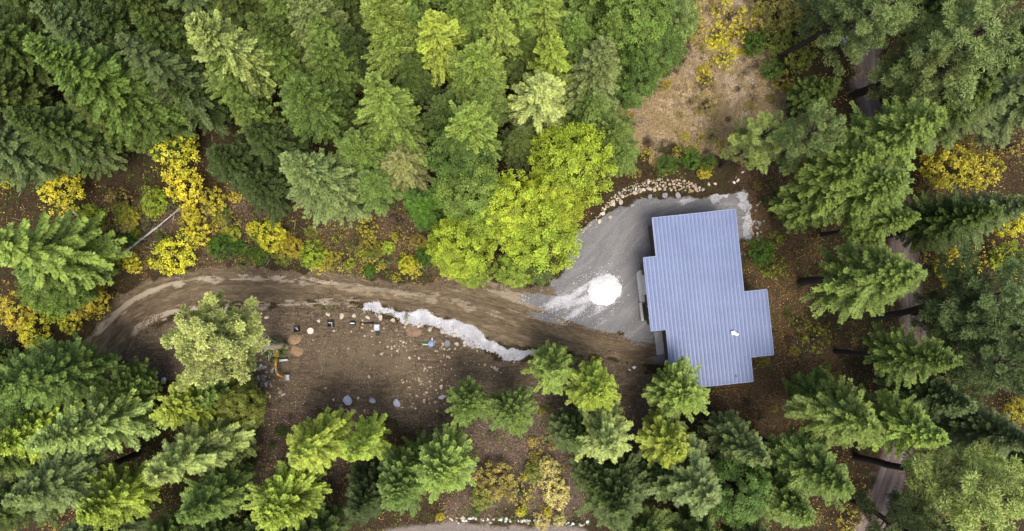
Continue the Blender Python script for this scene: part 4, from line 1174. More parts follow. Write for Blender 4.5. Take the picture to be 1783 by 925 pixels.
t = NT('blue_metal_roof')
f = t.noise(0.35, 4, 0.6, t.pos()); f2 = t.noise(3.0, 4, 0.6, t.pos())
mp = t.n('ShaderNodeMapping'); mp.inputs['Rotation'].default_value = (0, 0, R(-6)); mp.inputs['Scale'].default_value = (2.2, 0.12, 1); t.l(t.pos(), mp.inputs['Vector'])
f3 = t.noise(1.0, 5, 0.6, mp.outputs[0])
t.color(t.mix(t.ramp(f2, [(0.4, 0.0), (0.8, 0.25)]), t.ramp(f, [(0.35, (0.120, 0.154, 0.265)), (0.65, (0.142, 0.181, 0.300))]), (0.21, 0.245, 0.35)))
t.color(t.mix(t.ramp(f3, [(0.45, 0.0), (0.75, 0.2)]), t.b.inputs['Base Color'].links[0].from_socket, (0.12, 0.145, 0.235)))
t.b.inputs['Roughness'].default_value = 0.42; t.b.inputs['Specular IOR Level'].default_value = 0.35
M_ROOF = t.m
M_FASCIA = mat_simple('grey_blue_trim', (0.24, 0.29, 0.42), 0.08, 2, 0.5)
M_WALL = mat_simple('dark_brown_siding', (0.10, 0.082, 0.068), 0.25, 4, 0.8)
M_CONC = mat_simple('pale_concrete', (0.43, 0.415, 0.40), 0.12, 3, 0.9)
M_CONC2 = mat_simple('grey_concrete', (0.20, 0.20, 0.205), 0.15, 3, 0.9)
M_WHITE = mat_simple('white_plastic', (0.86, 0.86, 0.87), 0.03, 4, 0.4)
M_GLASS = mat_simple('dark_window_glass', (0.03, 0.035, 0.04), 0.1, 1, 0.08, 0, 0.6)
M_DOOR = mat_simple('white_door_paint', (0.6, 0.6, 0.6), 0.05, 2, 0.5)

house = empty('house', HW((aK + aD) / 2, (bA + bG) / 2, 0))
tag(house, 'single storey house with a ribbed blue metal roof beside the gravel yard', 'house')
def inv(o): o.matrix_parent_inverse = house.matrix_world.inverted(); return o
bpy.context.view_layer.update()
# roof: corrugated profile, real ribs
def prof(a):
    per = 0.495; u = (a / per) % 1.0
    if u < 0.34: return 0.0
    if u < 0.56: return 0.085 * (u - 0.34) / 0.22
    if u < 0.66: return 0.085
    if u < 0.92: return 0.085 * (0.92 - u) / 0.26
    return 0.0
bm = bmesh.new()
for a0, a1, b0, b1 in bands:
    brk = [a0]
    k = math.floor(a0 / 0.495)
    while k * 0.495 < a1:
        for u in (0.0, 0.34, 0.56, 0.66, 0.92):
            v = (k + u) * 0.495
            if a0 + 0.01 < v < a1 - 0.01: brk.append(v)
        k += 1
    brk.append(a1)
    bs = [b0 + (b1 - b0) * q / 3 for q in range(4)]
    top = [[bm.verts.new(HW(a, b, zroof(b) + prof(a))) for b in bs] for a in brk]
    low = [[bm.verts.new(HW(a, b, zroof(b) - 0.16)) for b in bs] for a in brk]
    for i in range(len(brk) - 1):
        for j in range(3):
            bm.faces.new((top[i][j], top[i + 1][j], top[i + 1][j + 1], top[i][j + 1]))
            bm.faces.new((low[i][j], low[i][j + 1], low[i + 1][j + 1], low[i + 1][j]))
        for j, (ee) in ((0, 1), (3, 0)):
            bm.faces.new((top[i][j], low[i][j], low[i + 1][j], top[i + 1][j]))
    for i in (0, len(brk) - 1):
        for j in range(3):
            bm.faces.new((top[i][j], top[i][j + 1], low[i][j + 1], low[i][j]))
me = bpy.data.meshes.new('roof'); bm.to_mesh(me); bm.free(); me.materials.append(M_ROOF)
roof = inv(link('roof', me, house))
# trim strips along the south eaves and the outline
outline = [(aK, bK), (aA, bK), (aA, bA), (aR, bA), (aR, bD), (aD, bD), (aD, bE), (aR, bE), (aR, bG), (aI, bG), (aI, bI), (aK, bI)]
tr = MB()
for i in range(len(outline)):
    p, q = outline[i], outline[(i + 1) % len(outline)]
    cx_, cy_ = (p[0] + q[0]) / 2, (p[1] + q[1]) / 2
    dx, dy = q[0] - p[0], q[1] - p[1]; L = math.hypot(dx, dy)
    nx, ny = -dy / L, dx / L       # outline runs clockwise: this normal points outward
    a, b = Vector((p[0] + nx * 0.035, p[1] + ny * 0.035, 0)), Vector((q[0] + nx * 0.035, q[1] + ny * 0.035, 0))
    w = 0.03
    pts = [(p[0] + nx * 0.004, p[1] + ny * 0.004), (q[0] + nx * 0.004, q[1] + ny * 0.004), (q[0] + nx * 0.07, q[1] + ny * 0.07), (p[0] + nx * 0.07, p[1] + ny * 0.07)]
    v = []
    for (a_, b_) in pts: v.append((HW(a_, b_, 0).x, HW(a_, b_, 0).y, zroof(b_)))
    lo = [tr.bm.verts.new((x, y, z - 0.24)) for x, y, z in v]; hi = [tr.bm.verts.new((x, y, z + 0.05)) for x, y, z in v]
    for k in range(4): tr.bm.faces.new((lo[k], lo[(k + 1) % 4], hi[(k + 1) % 4], hi[k]))
    tr.bm.faces.new(hi); tr.bm.faces.new(list(reversed(lo)))
inv(tr.build('roof_trim', M_FASCIA, house))
# walls follow the outline, set back under the eaves
IN = 0.55
wl = [(aK + IN, bK - IN), (aA + IN, bK - IN), (aA + IN, bA - IN), (aR - IN, bA - IN), (aR - IN, bD - IN), (aD - IN, bD - IN),
      (aD - IN, bE + IN), (aR - IN, bE + IN), (aR - IN, bG + IN), (aI + IN, bG + IN), (aI + IN, bI + IN), (aK + IN, bI + IN)]
wv = [HW(a, b, 0) for a, b in wl]
w = MB()
lo = [w.bm.verts.new((p.x, p.y, -0.6)) for p in wv]
hi = [w.bm.verts.new((p.x, p.y, zroof(b) - 0.17)) for p, (a, b) in zip(wv, wl)]
for k in range(len(lo)): w.bm.faces.new((lo[k], lo[(k + 1) % len(lo)], hi[(k + 1) % len(lo)], hi[k]))
inv(w.build('wall', M_WALL, house))
rotm = Matrix(((adir.x, bdir.x, 0, 0), (adir.y, bdir.y, 0, 0), (0, 0, 1, 0), (0, 0, 0, 1)))
def on_house(mb, a, b, z, size, bevel=0.0):
    mb.box(HW(a, b, z), size, rot=rotm, bevel=bevel)
for wa, wb, wz, sw, sh, ax in ((aK + IN, bI + 2.2, 1.9, 1.6, 1.2, 'a'), (aD - IN, bE + 3.5, 1.9, 1.8, 1.2, 'a'), (aR - IN, bA - 4, 1.9, 1.4, 1.2, 'a'), (aA + 3.0, bA - IN, 1.9, 1.5, 1.2, 'b'), (aI + 4.5, bG + IN, 1.9, 2.0, 1.2, 'b')):
    m = MB(); on_house(m, wa, wb, wz, (0.10 if ax == 'a' else sw, sw if ax == 'a' else 0.10, sh)); wd = inv(m.build('window', M_DOOR, house))
    m = MB(); on_house(m, wa, wb, wz, (0.13 if ax == 'a' else sw - .2, sw - .2 if ax == 'a' else 0.13, sh - .2)); g_ = m.build('pane', M_GLASS, wd); g_.matrix_parent_inverse = wd.matrix_world.inverted()
m = MB(); on_house(m, aK + IN, bI + 5.8, 1.15, (0.12, 2.6, 2.3)); inv(m.build('door', M_DOOR, house))
# white roof vent: hood and short angled pipe
vp = RP(1277, 581); va, vb = ab(vp)
vz = zroof(vb)
m = MB()
m.box(HW(va - .12, vb + .12, vz + 0.25), (0.495, 0.50, 0.40), rot=rotm, bevel=0.06)
m.box(HW(va + .20, vb - .05, vz + 0.28), (0.62, 0.34, 0.34), rot=rotm @ Matrix.Rotation(R(-32), 4, 'Z'), bevel=0.07)
m.tube([HW(va - .1, vb + .1, vz - .05), HW(va - .1, vb + .1, vz + .5)], 0.14, 12)
inv(m.build('roof_vent', M_WHITE, house))
sp_ = RP(1281, 655); sa, sb = ab(sp_)
m = MB(); m.lathe(HW(sa, sb, zroof(sb) - .02), [(0.12, 0), (0.07, 0.12), (0.05, 0.32), (0.045, 0.32)], 10); inv(m.build('pipe_collar', mat_simple('dark_rubber', (0.03, 0.03, 0.035)), house))

# things at the foot of the house walls
def slab(name, px, py, sx, sy, h, mat, label, cat, rz=0.0, bevel=0.04, z0=0.0):
    p = G(px, py); m = MB()
    m.box((0, 0, h / 2 - 0.05), (sx, sy, h + 0.1), bevel=bevel)
    o = m.build(name, mat)
    o.location = (p.x, p.y, p.z + z0); o.rotation_euler = (0, 0, math.atan2(adir.y, adir.x) + rz)
    return tag(o, label, cat)
# landing with rounded corner
p = G(1122, 498)
m = MB(); out = []
hw, hl, rr = 0.95, 2.12, 0.55
for cx_, cy_, a0 in ((hw - .05, hl - .05, 0), (-hw + rr, hl - rr, 90), (-hw + .1, -hl + .1, 180), (hw - .05, -hl + .05, 270)):
    r_ = rr if a0 == 90 else 0.06
    for q in range(5):
        an = R(a0 + 22.5 * q); out.append((cx_ + r_ * math.cos(an), cy_ + r_ * math.sin(an)))
m.prism(out, -0.1, 0.42)
o = m.build('entrance_landing', M_CONC); o.location = p; o.rotation_euler = (0, 0, math.atan2(adir.y, adir.x))
tag(o, 'pale concrete entrance landing with a rounded corner along the west wall', 'landing')
slab('low_wall', 1115.5, 543, 0.36, 2.4, 0.75, M_CONC, 'low pale concrete wall beside the west wall below the landing', 'low wall')
slab('stairwell_shade', 1124, 543, 0.95, 2.3, 0.08, mat_simple('gap_shade', (0.05, 0.04, 0.03)), 'dark strip standing in for the shaded gap between the low concrete wall and the house', 'shade strip', bevel=0.01)  # flat slab coloured dark for the shade in the stairwell gap
slab('porch_slab', 1141, 430, 1.55, 1.55, 0.28, M_CONC2, 'grey square slab turned cornerwise in the notch of the house', 'slab', rz=R(43))
slab('patio_slab', 1148, 597, 1.05, 3.1, 0.10, M_CONC, 'pale concrete strip under the southwest notch of the roof', 'slab')

# ------------------------------------------------------------------ white gravel heap
g = np.random.default_rng(5)
def heap(name, px, py, rad, hgt, mat, seed, sy=1.0, smoothf=0.5):
    g = np.random.default_rng(seed)
    p = G(px, py); nr, na = 22, 64
    ph = g.random(5) * 6.28
    vs = [(0, 0, hgt)]
    for i in range(1, nr + 1):
        f = i / nr
        for k in range(na):
            th = 2 * math.pi * k / na
            rr = rad * f * (1 + 0.06 * math.sin(2 * th + ph[0]) + 0.04 * math.sin(5 * th + ph[1]) + 0.03 * math.sin(11 * th + ph[2]) + 0.025 * math.sin(23 * th + ph[3]) + g.normal(0, 0.012))
            z = hgt * (1 - f ** 1.5) + g.normal(0, 0.035 * rad / 2) * (1 - f) ** .3 - (0.06 if i == nr else 0)
            vs.append((rr * math.cos(th), rr * math.sin(th) * sy, z))
    bm = bmesh.new(); V_ = [bm.verts.new(v) for v in vs]
    for k in range(na):
        bm.faces.new((V_[0], V_[1 + k], V_[1 + (k + 1) % na]))
        for i in range(nr - 1):
            a, b = 1 + i * na + k, 1 + i * na + (k + 1) % na
            bm.faces.new((V_[a], V_[a + na], V_[b + na], V_[b]))
    for f in bm.faces: f.smooth = True
    me = bpy.data.meshes.new(name); bm.to_mesh(me); bm.free(); me.materials.append(mat)
    o = link(name, me); o.location = (p.x, p.y, p.z + 0.01)
    return o
t = NT('white_crushed_rock')
f = t.noise(9, 5, 0.7, t.objco())
t.color(t.ramp(f, [(0.3, (0.46, 0.46, 0.465)), (0.6, (0.62, 0.62, 0.625))])); t.bump(f, 0.5, 0.04)
M_WHEAP = t.m
tag(heap('gravel_heap', 1053, 505, 2.2, 0.8, M_WHEAP, 3), 'round heap of bright white crushed rock in the grey yard', 'gravel heap')
M_TAN = mat_simple('tan_soil', (0.24, 0.165, 0.095), 0.55, 5, 0.95)
tag(heap('soil_heap', 513, 591, 0.95, 0.4, M_TAN, 4, 0.7), 'tan soil heap at the foot of the pale crowned pine, upper one', 'soil heap')
tag(heap('soil_heap', 518, 611, 1.1, 0.4, M_TAN, 6, 0.75), 'tan soil heap near the digger, lower one', 'soil heap')
tag(heap('soil_heap', 720, 576, 1.1, 0.3, mat_simple('brown_soil', (0.19, 0.13, 0.085), 0.3, 3, 0.95), 8, 0.8), 'brown soil heap left of the blue tank lid', 'soil heap')

# ------------------------------------------------------------------ rocks
def rock_mesh(seed, sub=2, flat=0.65, jag=0.28):
    g = np.random.default_rng(seed)
    bm = bmesh.new(); bmesh.ops.create_icosphere(bm, subdivisions=sub, radius=1.0)
    pl = norm(g.normal(0, 1, (15, 3))); dd_ = g.uniform(0.5, 0.85, 15)
    for v in bm.verts:
        p = np.array(v.co)
        for n_, d_ in zip(pl, dd_):
            k = float(p @ n_)
            if k > d_: p = p - n_ * (k - d_) * 0.9
        p = p * (1 + g.normal(0, 0.035)); v.co = (p[0], p[1] * 0.85, p[2] * flat)
    me = bpy.data.meshes.new('rock'); bm.to_mesh(me); bm.free()
    return me
def mat_rock():
    t = NT('stone_surface')
    oi = t.n('ShaderNodeObjectInfo')
    f = t.noise(2.2, 5, 0.65, t.objco())
    v = t.n('ShaderNodeVectorMath'); v.operation = 'SCALE'; t.l(oi.outputs['Color'], v.inputs[0])
    t.l(t.ramp(f, [(0.3, 0.66), (0.65, 1.15)]), v.inputs['Scale'])
    t.color(v.outputs[0]); t.bump(f, 0.5, 0.08)
    return t.m
M_ROCK = mat_rock()
ROCKS = [rock_mesh(100 + i) for i in range(7)]
for r_ in ROCKS: r_.materials.append(M_ROCK)
def rock(name, px, py, size, col, label, group, cat, asp=None, sink=0.25, lift=0.0):
    p = G(px, py)
    o = link(name, rnd.choice(ROCKS))
    a = asp or rnd.uniform(0.75, 1.3)
    o.scale = (size * a, size, size * rnd.uniform(0.8, 1.1))
    o.location = (p.x, p.y, p.z + size * (0.65 - sink) * 0.6 + lift)
    o.rotation_euler = (rnd.uniform(-.25, .25), rnd.uniform(-.25, .25), rnd.random() * 6.28)
    k = rnd.uniform(0.8, 1.15)
    o.color = (min(1, col[0] * k), min(1, col[1] * k), min(1, col[2] * k), 1)
    return tag(o, label, cat, group)
TAN = (0.40, 0.32, 0.21); PALE = (0.49, 0.43, 0.335); GREY = (0.29, 0.285, 0.29); BLG = (0.44, 0.46, 0.53)
# stone wall along the upper edge of the yard
line_w = [(1003,415),(1022,396),(1042,380),(1058,362),(1075,350),(1095,340),(1120,332),(1150,330),(1180,332),(1205,333),(1224,336)]
wid = [2,3,4,8,13,15,16,17,18,16,6]
cum = [0]
for a, b in zip(line_w[:-1], line_w[1:]): cum.append(cum[-1] + math.hypot(b[0] - a[0], b[1] - a[1]))
pts_used = []
for k in range(1400):
    if len(pts_used) >= 215: break
    s = rnd.random() * cum[-1]
    x = float(np.interp(s, cum, [q[0] for q in line_w])); y = float(np.interp(s, cum, [q[1] for q in line_w])); w = float(np.interp(s, cum, wid))
    u = rnd.uniform(0, 1)
    x -= w * u * 0.35 * (1 if s < 90 else 0); y -= w * u * 1.05
    sz = rnd.choice([0.13, 0.16, 0.2, 0.25, 0.33]) * (1.15 if u < 0.4 else 0.95)
    if any(math.hypot(x - a, y - b) < (sz + c_) * 13 * 0.72 for a, b, c_ in pts_used): continue
    pts_used.append((x, y, sz))
    rock('boulder', x, y, sz, rnd.choice([TAN, TAN, PALE, (.33, .27, .19), (.38, .35, .30)]), 'tan boulder stacked in the curved stone wall above the grey yard', 'boulders of the curved stone wall', 'boulder')
for x, y, s in ((1014,402,.34),(1027,392,.3),(1043,386,.42),(1062,378,.38),(1068,356,.42),(1080,352,.45),(1100,358,.4),(1234,321,.33),(1245,320,.3),(1132,343,.5),(1158,341,.55),(1180,341,.5)):
    rock('boulder', x, y, s, (GREY if y > 338 and x > 1090 else PALE), 'larger block at the foot of the curved stone wall', 'large blocks at the foot of the stone wall', 'boulder')
# single row of rounded boulders along the pit edge
ROW = [(464,553,.30,1),(542,575,.0,1),(555,559,.31,1),(571,547,.38,1),(595,550,.42,1),(617,550,.40,1),(640,552,.44,1),(662,553,.40,1),(684,558,.40,1),(707,563,.46,1),(729,568,.36,1),(749,574,.38,1),(771,577,.42,1),(791,583,.38,1),(795,598,.32,1),(809,596,.38,1),(826,603,.28,1),(648,576,.24,1),(582,576,.22,1)]
for x, y, s, _ in ROW:
    if s > 0: rock('boulder', x, y, s, PALE, 'rounded pale boulder in the row between drive and earth pit', 'row of boulders between the drive and the earth pit', 'boulder', sink=0.2)
# blue grey slabs of stone in the lower pit
for x, y, s, lb in ((605,697,.85,'largest blue grey stone on the lower rim of the earth pit'),(648,697,.62,'middle blue grey stone on the lower rim of the earth pit'),(692,702,.68,'right hand blue grey stone on the lower rim of the earth pit'),(770,691,.5,'dark grey stone near the green sprig on the pit rim'),(286,662,.45,'whitish stone at the left under the green trees'),(272,656,.36,'pale split stone left of the whitish one')):
    rock('stone_slab', x, y, s, BLG if y != 662 else (0.75, 0.75, 0.8), lb, None, 'stone', asp=1.0, sink=0.15)
# loose rubble by the digger
for k in range(26):
    rock('rubble_stone', rnd.gauss(458, 12), rnd.gauss(650, 13), rnd.uniform(.14, .40), rnd.choice([GREY, BLG, PALE, TAN, (.2, .17, .14)]), 'grey rubble stone piled beside the digger', 'rubble beside the digger', 'stone')
for x, y, s in ((464,671,.30),(472,671,.33),(466,684,.3),(470,690,.26),(488,682,.34),(492,688,.26),(485,676,.2)):
    rock('stone', x, y, s, TAN, 'tan stone below the digger bucket', 'tan stones below the digger bucket', 'stone')
# scattered stones in the pit: denser in three drifts
CLUST = [(702,603,9),(690,600,14),(747,655,12),(752,640,8),(728,668,10),(710,664,6),(795,612,10),(770,607,8),(715,710,14),(742,697,10),(757,690,8),(600,712,12),(630,715,10),(765,668,7),(665,616,6),(520,700,10),(560,712,14),(640,562,12),(700,576,12),(760,588,12),(815,606,10),(480,690,10),(470,660,10),(800,650,12),(860,650,12)]
def drift():
    r_ = rnd.random()
    if r_ < .5:
        cx_, cy_, sx_ = rnd.choice(CLUST); return rnd.gauss(cx_, sx_), rnd.gauss(cy_, sx_ * .5)
    r_ = rnd.random()
    if r_ < .28: return rnd.gauss(745, 38), rnd.gauss(650, 22)
    if r_ < .45: return rnd.gauss(700, 45), rnd.gauss(604, 14)
    if r_ < .72: return rnd.uniform(520, 790), rnd.gauss(700, 14)
    if r_ < .80: return rnd.gauss(800, 30), rnd.gauss(622, 12)
    if r_ < .88: return rnd.uniform(260, 330), rnd.uniform(590, 650)
    return rnd.uniform(480, 940), rnd.uniform(590, 715)
for k in range(260):
    x, y = drift()
    rock('stone', x, y, rnd.choice([.08, .1, .12, .15, .19, .23]), rnd.choice([TAN, PALE, TAN]), 'small tan stone scattered over the earth pit', 'stones scattered over the earth pit', 'stone')
# white stones at the edge of the lower road and round the yard corner
for k in range(80):
    x = rnd.uniform(778, 1028); y = 904 + (x - 778) / 250 * 8 + rnd.gauss(0, 2.2)
    if 935 < x < 985 and rnd.random() < .5: continue
    rock('roadside_stone', x, y, rnd.uniform(.09, .28), rnd.choice([PALE, (0.6, 0.78, 0.75), (.6, .56, .5)]), 'whitish stone in the line edging the lower road', 'stones edging the lower road', 'stone')
for k in range(26):
    th = rnd.random(); x = 1306 + rnd.gauss(8, 7); y = 345 + th * 75
    rock('stone', x, y, rnd.uniform(.12, .3), rnd.choice([PALE, GREY]), 'pale stone tumbled off the yard corner east of the roof', 'stones below the yard corner', 'stone')
for x, y, s in ((1293,300,.2),(1285,314,.3),(1278,318,.24),(938,610,.3),(930,616,.24),(1104,640,.3),(1096,644,.2),(1311,145,.16),(1246,110,.15)):
    rock('stone', x, y, s, (0.72, 0.72, 0.74), 'lone whitish stone on bare ground', 'lone whitish stones', 'stone')

# pebbles too many to count
def scatter_mesh(name, n, fn, mat, label, cat, kind='stuff'):
    vs = fn(n); m = len(vs) // 4
    me = np_mesh(name, vs, np.arange(m * 4).reshape(m, 4)); me.materials.append(mat)
    g2 = np.random.default_rng(3)
    for an in ('tint', 'warm'):
        a = me.attributes.new(an, 'FLOAT', 'FACE'); a.data.foreach_set('value', g2.random(m).astype(np.float32))
    o = link(name, me); return tag(o, label, cat, None, kind)
def sample(weightf, n, x0=-76, x1=76, y0=-44, y1=48, seed=0):
    g = np.random.default_rng(seed); xs, ys, zs = [], [], []; tot = 0
    while tot < n:
        x = g.uniform(x0, x1, n * 2); y = g.uniform(y0, y1, n * 2)
        i = np.clip(np.searchsorted(gx, x), 0, len(gx) - 1); j = np.clip(np.searchsorted(gy, y), 0, len(gy) - 1)
        k = g.random(n * 2) < weightf(i, j); xs.append(x[k]); ys.append(y[k]); zs.append(Z[i[k], j[k]]); tot += int(k.sum())
        if tot == 0: break
    return np.column_stack([np.concatenate(xs)[:n], np.concatenate(ys)[:n], np.concatenate(zs)[:n]])
def flat_leaves(p, L, Wd, seed, tilt=0.35, lift=0.03):
    g = np.random.default_rng(seed); n = len(p)
    th = g.random(n) * 6.28; d = np.column_stack([np.cos(th), np.sin(th), g.normal(0, tilt * .6, n)])
    up = norm(np.array([0, 0, 1.]) + g.normal(0, tilt, (n, 3)))
    return blades(p + np.array([0, 0, lift]), d, up, g.uniform(*L, n), g.uniform(*Wd, n))
def mat_scatter(name, stops):
    t = NT(name); t.color(t.ramp(t.attr('tint'), stops)); t.b.inputs['Roughness'].default_value = 0.9; t.t.nodes['Color Ramp'].color_ramp.interpolation = 'CONSTANT' if False else 'LINEAR'; return t.m
sealed = np.maximum.reduce([W['drive'], W['gravel'], W['road'], W['pit'] , W['track'] * .7])
clump = sstep(nA + nB * .6, -0.05, 0.18)
wf = lambda i, j: (1 - sealed[i, j]) * (1 - W['dry'][i, j] * .6) * clump[i, j]
scatter_mesh('fallen_leaves', 60000, lambda n: flat_leaves(sample(wf, n, seed=1), (.10, .26), (.07, .16), 1, .5, .05),
    mat_scatter('fallen_leaf_colours', [(0.0, (0.05, 0.025, 0.012)), (0.35, (0.14, 0.07, 0.03)), (0.6, (0.30, 0.16, 0.05)), (0.8, (0.48, 0.30, 0.06)), (1.0, (0.62, 0.46, 0.16))]), 'brown and yellow fallen leaves littering the forest floor', 'leaf litter')
wf2 = lambda i, j: (1 - sealed[i, j]) * (1 - W['dry'][i, j]) * sstep(nB[i, j] * .7 + nC[i, j] * 2, 0.0, 0.2)
def tuft_leaves(n, wfn, seed, L, Wd, hgt):
    g = np.random.default_rng(seed); p = sample(wfn, n, seed=seed); p = np.repeat(p, 6, 0) + np.column_stack([g.normal(0, .16, n * 6), g.normal(0, .16, n * 6), g.uniform(0, hgt, n * 6)])
    return flat_leaves(p, L, Wd, seed + 1, .5, .02)
scatter_mesh('ground_plants', 9000, lambda n: tuft_leaves(n, wf2, 21, (.12, .3), (.07, .15), .5),
    mat_scatter('ground_plant_greens', [(0.0, (0.03, 0.05, 0.012)), (0.5, (0.07, 0.10, 0.02)), (0.85, (0.14, 0.16, 0.03)), (1.0, (0.34, 0.28, 0.04))]), 'low green undergrowth between the trees', 'undergrowth')
wf3 = lambda i, j: W['dry'][i, j] * sstep(nA[i, j] + nB[i, j], -.15, .2)
def grass(n):
    g = np.random.default_rng(31); p = sample(wf3, n, seed=31); m = len(p); p = np.repeat(p, 5, 0) + np.column_stack([g.normal(0, .07, m * 5), g.normal(0, .07, m * 5), np.zeros(m * 5)])
    k = len(p); th = g.random(k) * 6.28; d = norm(np.column_stack([np.cos(th), np.sin(th), g.uniform(.3, 1.4, k)]))
    return blades(p, d, norm(g.normal(0, 1, (k, 3))), g.uniform(.18, .5, k), g.uniform(.03, .06, k))
scatter_mesh('dry_grass', 26000, grass, mat_scatter('dry_grass_straw', [(0.0, (0.22, 0.15, 0.07)), (0.5, (0.45, 0.34, 0.18)), (1.0, (0.68, 0.56, 0.35))]), 'tawny dry grass covering the open slope', 'grass')
wf4 = lambda i, j: np.clip(W['pit'][i, j] + .25 * W['south'][i, j], 0, 1) * (1 - W['drive'][i, j]) * sstep(nB[i, j] + nA[i, j], -.1, .25)
def pebbles(n):
    p = sample(wf4, n, seed=41); g = np.random.default_rng(42); r_ = g.uniform(.03, .085, len(p))
    out = []
    for k in range(3):
        th = g.random(len(p)) * 6.28 + k * 1.05; d = np.column_stack([np.cos(th), np.sin(th), g.normal(0, .2, len(p))])
        out.append(blades(p - d * r_[:, None] + np.array([0, 0, .03 + .01 * k]), d, norm(np.array([0, 0, 1.]) + g.normal(0, .4, (len(p), 3))), r_ * 2, r_ * 1.6))
    return np.concatenate(out)
scatter_mesh('pebbles', 2600, pebbles, mat_scatter('pebble_tans', [(0.0, (0.15, 0.12, 0.085)), (1.0, (0.36, 0.30, 0.22))]), 'fine pebbles strewn over the bare earth', 'pebbles')
gyard = lambda i, j: np.clip(W['gravel'][i, j] * (.12 + .9 * np.clip(1.5 - np.abs(SD['gravel'][i, j]), 0, 1) + .5 * sstep(nA[i, j], 0, .2)) , 0, 1)
def grains(n):
    p = sample(gyard, n, seed=61); g = np.random.default_rng(62); r_ = g.uniform(.03, .075, len(p)); th = g.random(len(p)) * 6.28
    d = np.column_stack([np.cos(th), np.sin(th), g.normal(0, .2, len(p))])
    return blades(p - d * r_[:, None] + np.array([0, 0, .02]), d, norm(np.array([0, 0, 1.]) + g.normal(0, .5, (len(p), 3))), r_ * 2, r_ * 1.7)
scatter_mesh('loose_gravel', 6000, grains, mat_scatter('loose_gravel_greys', [(0.0, (0.09, 0.09, 0.09)), (0.5, (0.19, 0.187, 0.185)), (1.0, (0.38, 0.37, 0.365))]), 'loose grey stones on the surface of the gravel yard', 'gravel')
spill = np.exp(-((np.hypot(X - P(1053, 505).x, Y - P(1053, 505).y) - 2.1) / 0.7) ** 2) * .3 * (1.4 - np.clip((X - P(1053, 505).x) / 2, -1, 1)) / 2 + .6 * W['white'] * (W['white'] < .95)
def grains2(n):
    p = sample(lambda i, j: np.clip(spill[i, j], 0, 1), n // 2, seed=63); g = np.random.default_rng(64); r_ = g.uniform(.03, .08, len(p)); th = g.random(len(p)) * 6.28
    d = np.column_stack([np.cos(th), np.sin(th), g.normal(0, .2, len(p))])
    return blades(p - d * r_[:, None] + np.array([0, 0, .04]), d, norm(np.array([0, 0, 1.]) + g.normal(0, .5, (len(p), 3))), r_ * 2, r_ * 1.7)
scatter_mesh('spilled_gravel', 6000, grains2, mat_scatter('spilled_gravel_whites', [(0.0, (0.30, 0.30, 0.31)), (1.0, (0.72, 0.72, 0.73))]), 'white crushed rock spilled round the heap and along the white strip', 'gravel')
def clods(n):
    p = sample(lambda i, j: np.clip((W['pit'][i, j] + W['drive'][i, j] * (SD['drive'][i, j] < 1.0)) * (1 - W['gravel'][i, j]) * (1 - W['white'][i, j]) * sstep(nB[i, j], -.1, .3), 0, 1), n, seed=65); g = np.random.default_rng(66); r_ = g.uniform(.04, .13, len(p)); out = []
    for k in range(2):
        th = g.random(len(p)) * 6.28; d = np.column_stack([np.cos(th), np.sin(th), g.normal(0, .35, len(p))])
        out.append(blades(p - d * r_[:, None] + np.array([0, 0, .05]), d, norm(np.array([0, 0, 1.]) + g.normal(0, .6, (len(p), 3))), r_ * 2, r_ * 1.6))
    return np.concatenate(out)
scatter_mesh('soil_clods', 11000, clods, mat_scatter('soil_clod_browns', [(0.0, (0.03, 0.02, 0.013)), (0.6, (0.12, 0.088, 0.058)), (1.0, (0.26, 0.20, 0.14))]), 'rough clods of turned brown soil', 'soil clods')
def twigs(n):
    wf5 = lambda i, j: (1 - sealed[i, j]) * np.clip(W['litter'][i, j] + W['east'][i, j] + W['south'][i, j] + .15, 0, 1)
    p = sample(wf5, n, seed=51); g = np.random.default_rng(52); th = g.random(n) * 6.28
    d = np.column_stack([np.cos(th), np.sin(th), g.normal(0, .12, n)])
    return np.concatenate([blades(p + np.array([0, 0, .12]), d, norm(np.array([0, 0, 1.]) + g.normal(0, .2, (n, 3))), g.uniform(.5, 2.2, n), g.uniform(.03, .07, n)), ])
scatter_mesh('fallen_twigs', 3500, twigs, mat_scatter('twig_browns', [(0.0, (0.05, 0.035, 0.025)), (0.7, (0.16, 0.11, 0.08)), (1.0, (0.42, 0.35, 0.30))]), 'dead twigs and branches lying in the litter', 'twigs')

# ------------------------------------------------------------------ fallen logs
def log(name, a, b, r0, r1, mat, label, lift=0.35, stubs=5):
    p, q = G(*a), G(*b); p.z += lift; q.z += lift + .2
    m = MB(); n = 7
    pts = [p.lerp(q, k / (n - 1)) + Vector((0, 0, rnd.gauss(0, .02))) for k in range(n)]
    m.tube([x - p for x in pts], [r0 + (r1 - r0) * k / (n - 1) for k in range(n)], 10)
    for k in range(stubs):
        s = rnd.uniform(.15, .95); c_ = p.lerp(q, s) - p
        m.tube([c_, c_ + Vector((rnd.gauss(0, .35), rnd.gauss(0, .35), rnd.uniform(.1, .5)))], [.04, .015], 5)
    o = m.build(name, mat); o.location = p
    return tag(o, label, 'log')
log('fallen_log', (209,448), (287,390), .20, .11, M_DEADWOOD, 'long bleached grey log pointing up right among yellow shrubs', .5)
log('fallen_log', (286,391), (335,352), .09, .04, M_DEADWOOD, 'thin grey pole continuing past the long bleached log', .8, 2)
log('fallen_log', (173,431), (192,443), .22, .19, M_DEADWOOD, 'short grey log left of the long bleached log', .35, 1)
log('fallen_log', (145,455), (206,457), .26, .18, M_BROWNWOOD, 'brown log lying level beside the gold bush', .3, 6)
log('fallen_log', (122,361), (140,376), .20, .17, M_DEADWOOD, 'short grey log poking out under the left yellow shrub', .35, 1)
log('fallen_log', (150,452), (178,446), .10, .05, M_BROWNWOOD, 'thin brown branch across the level brown log', .6, 2)
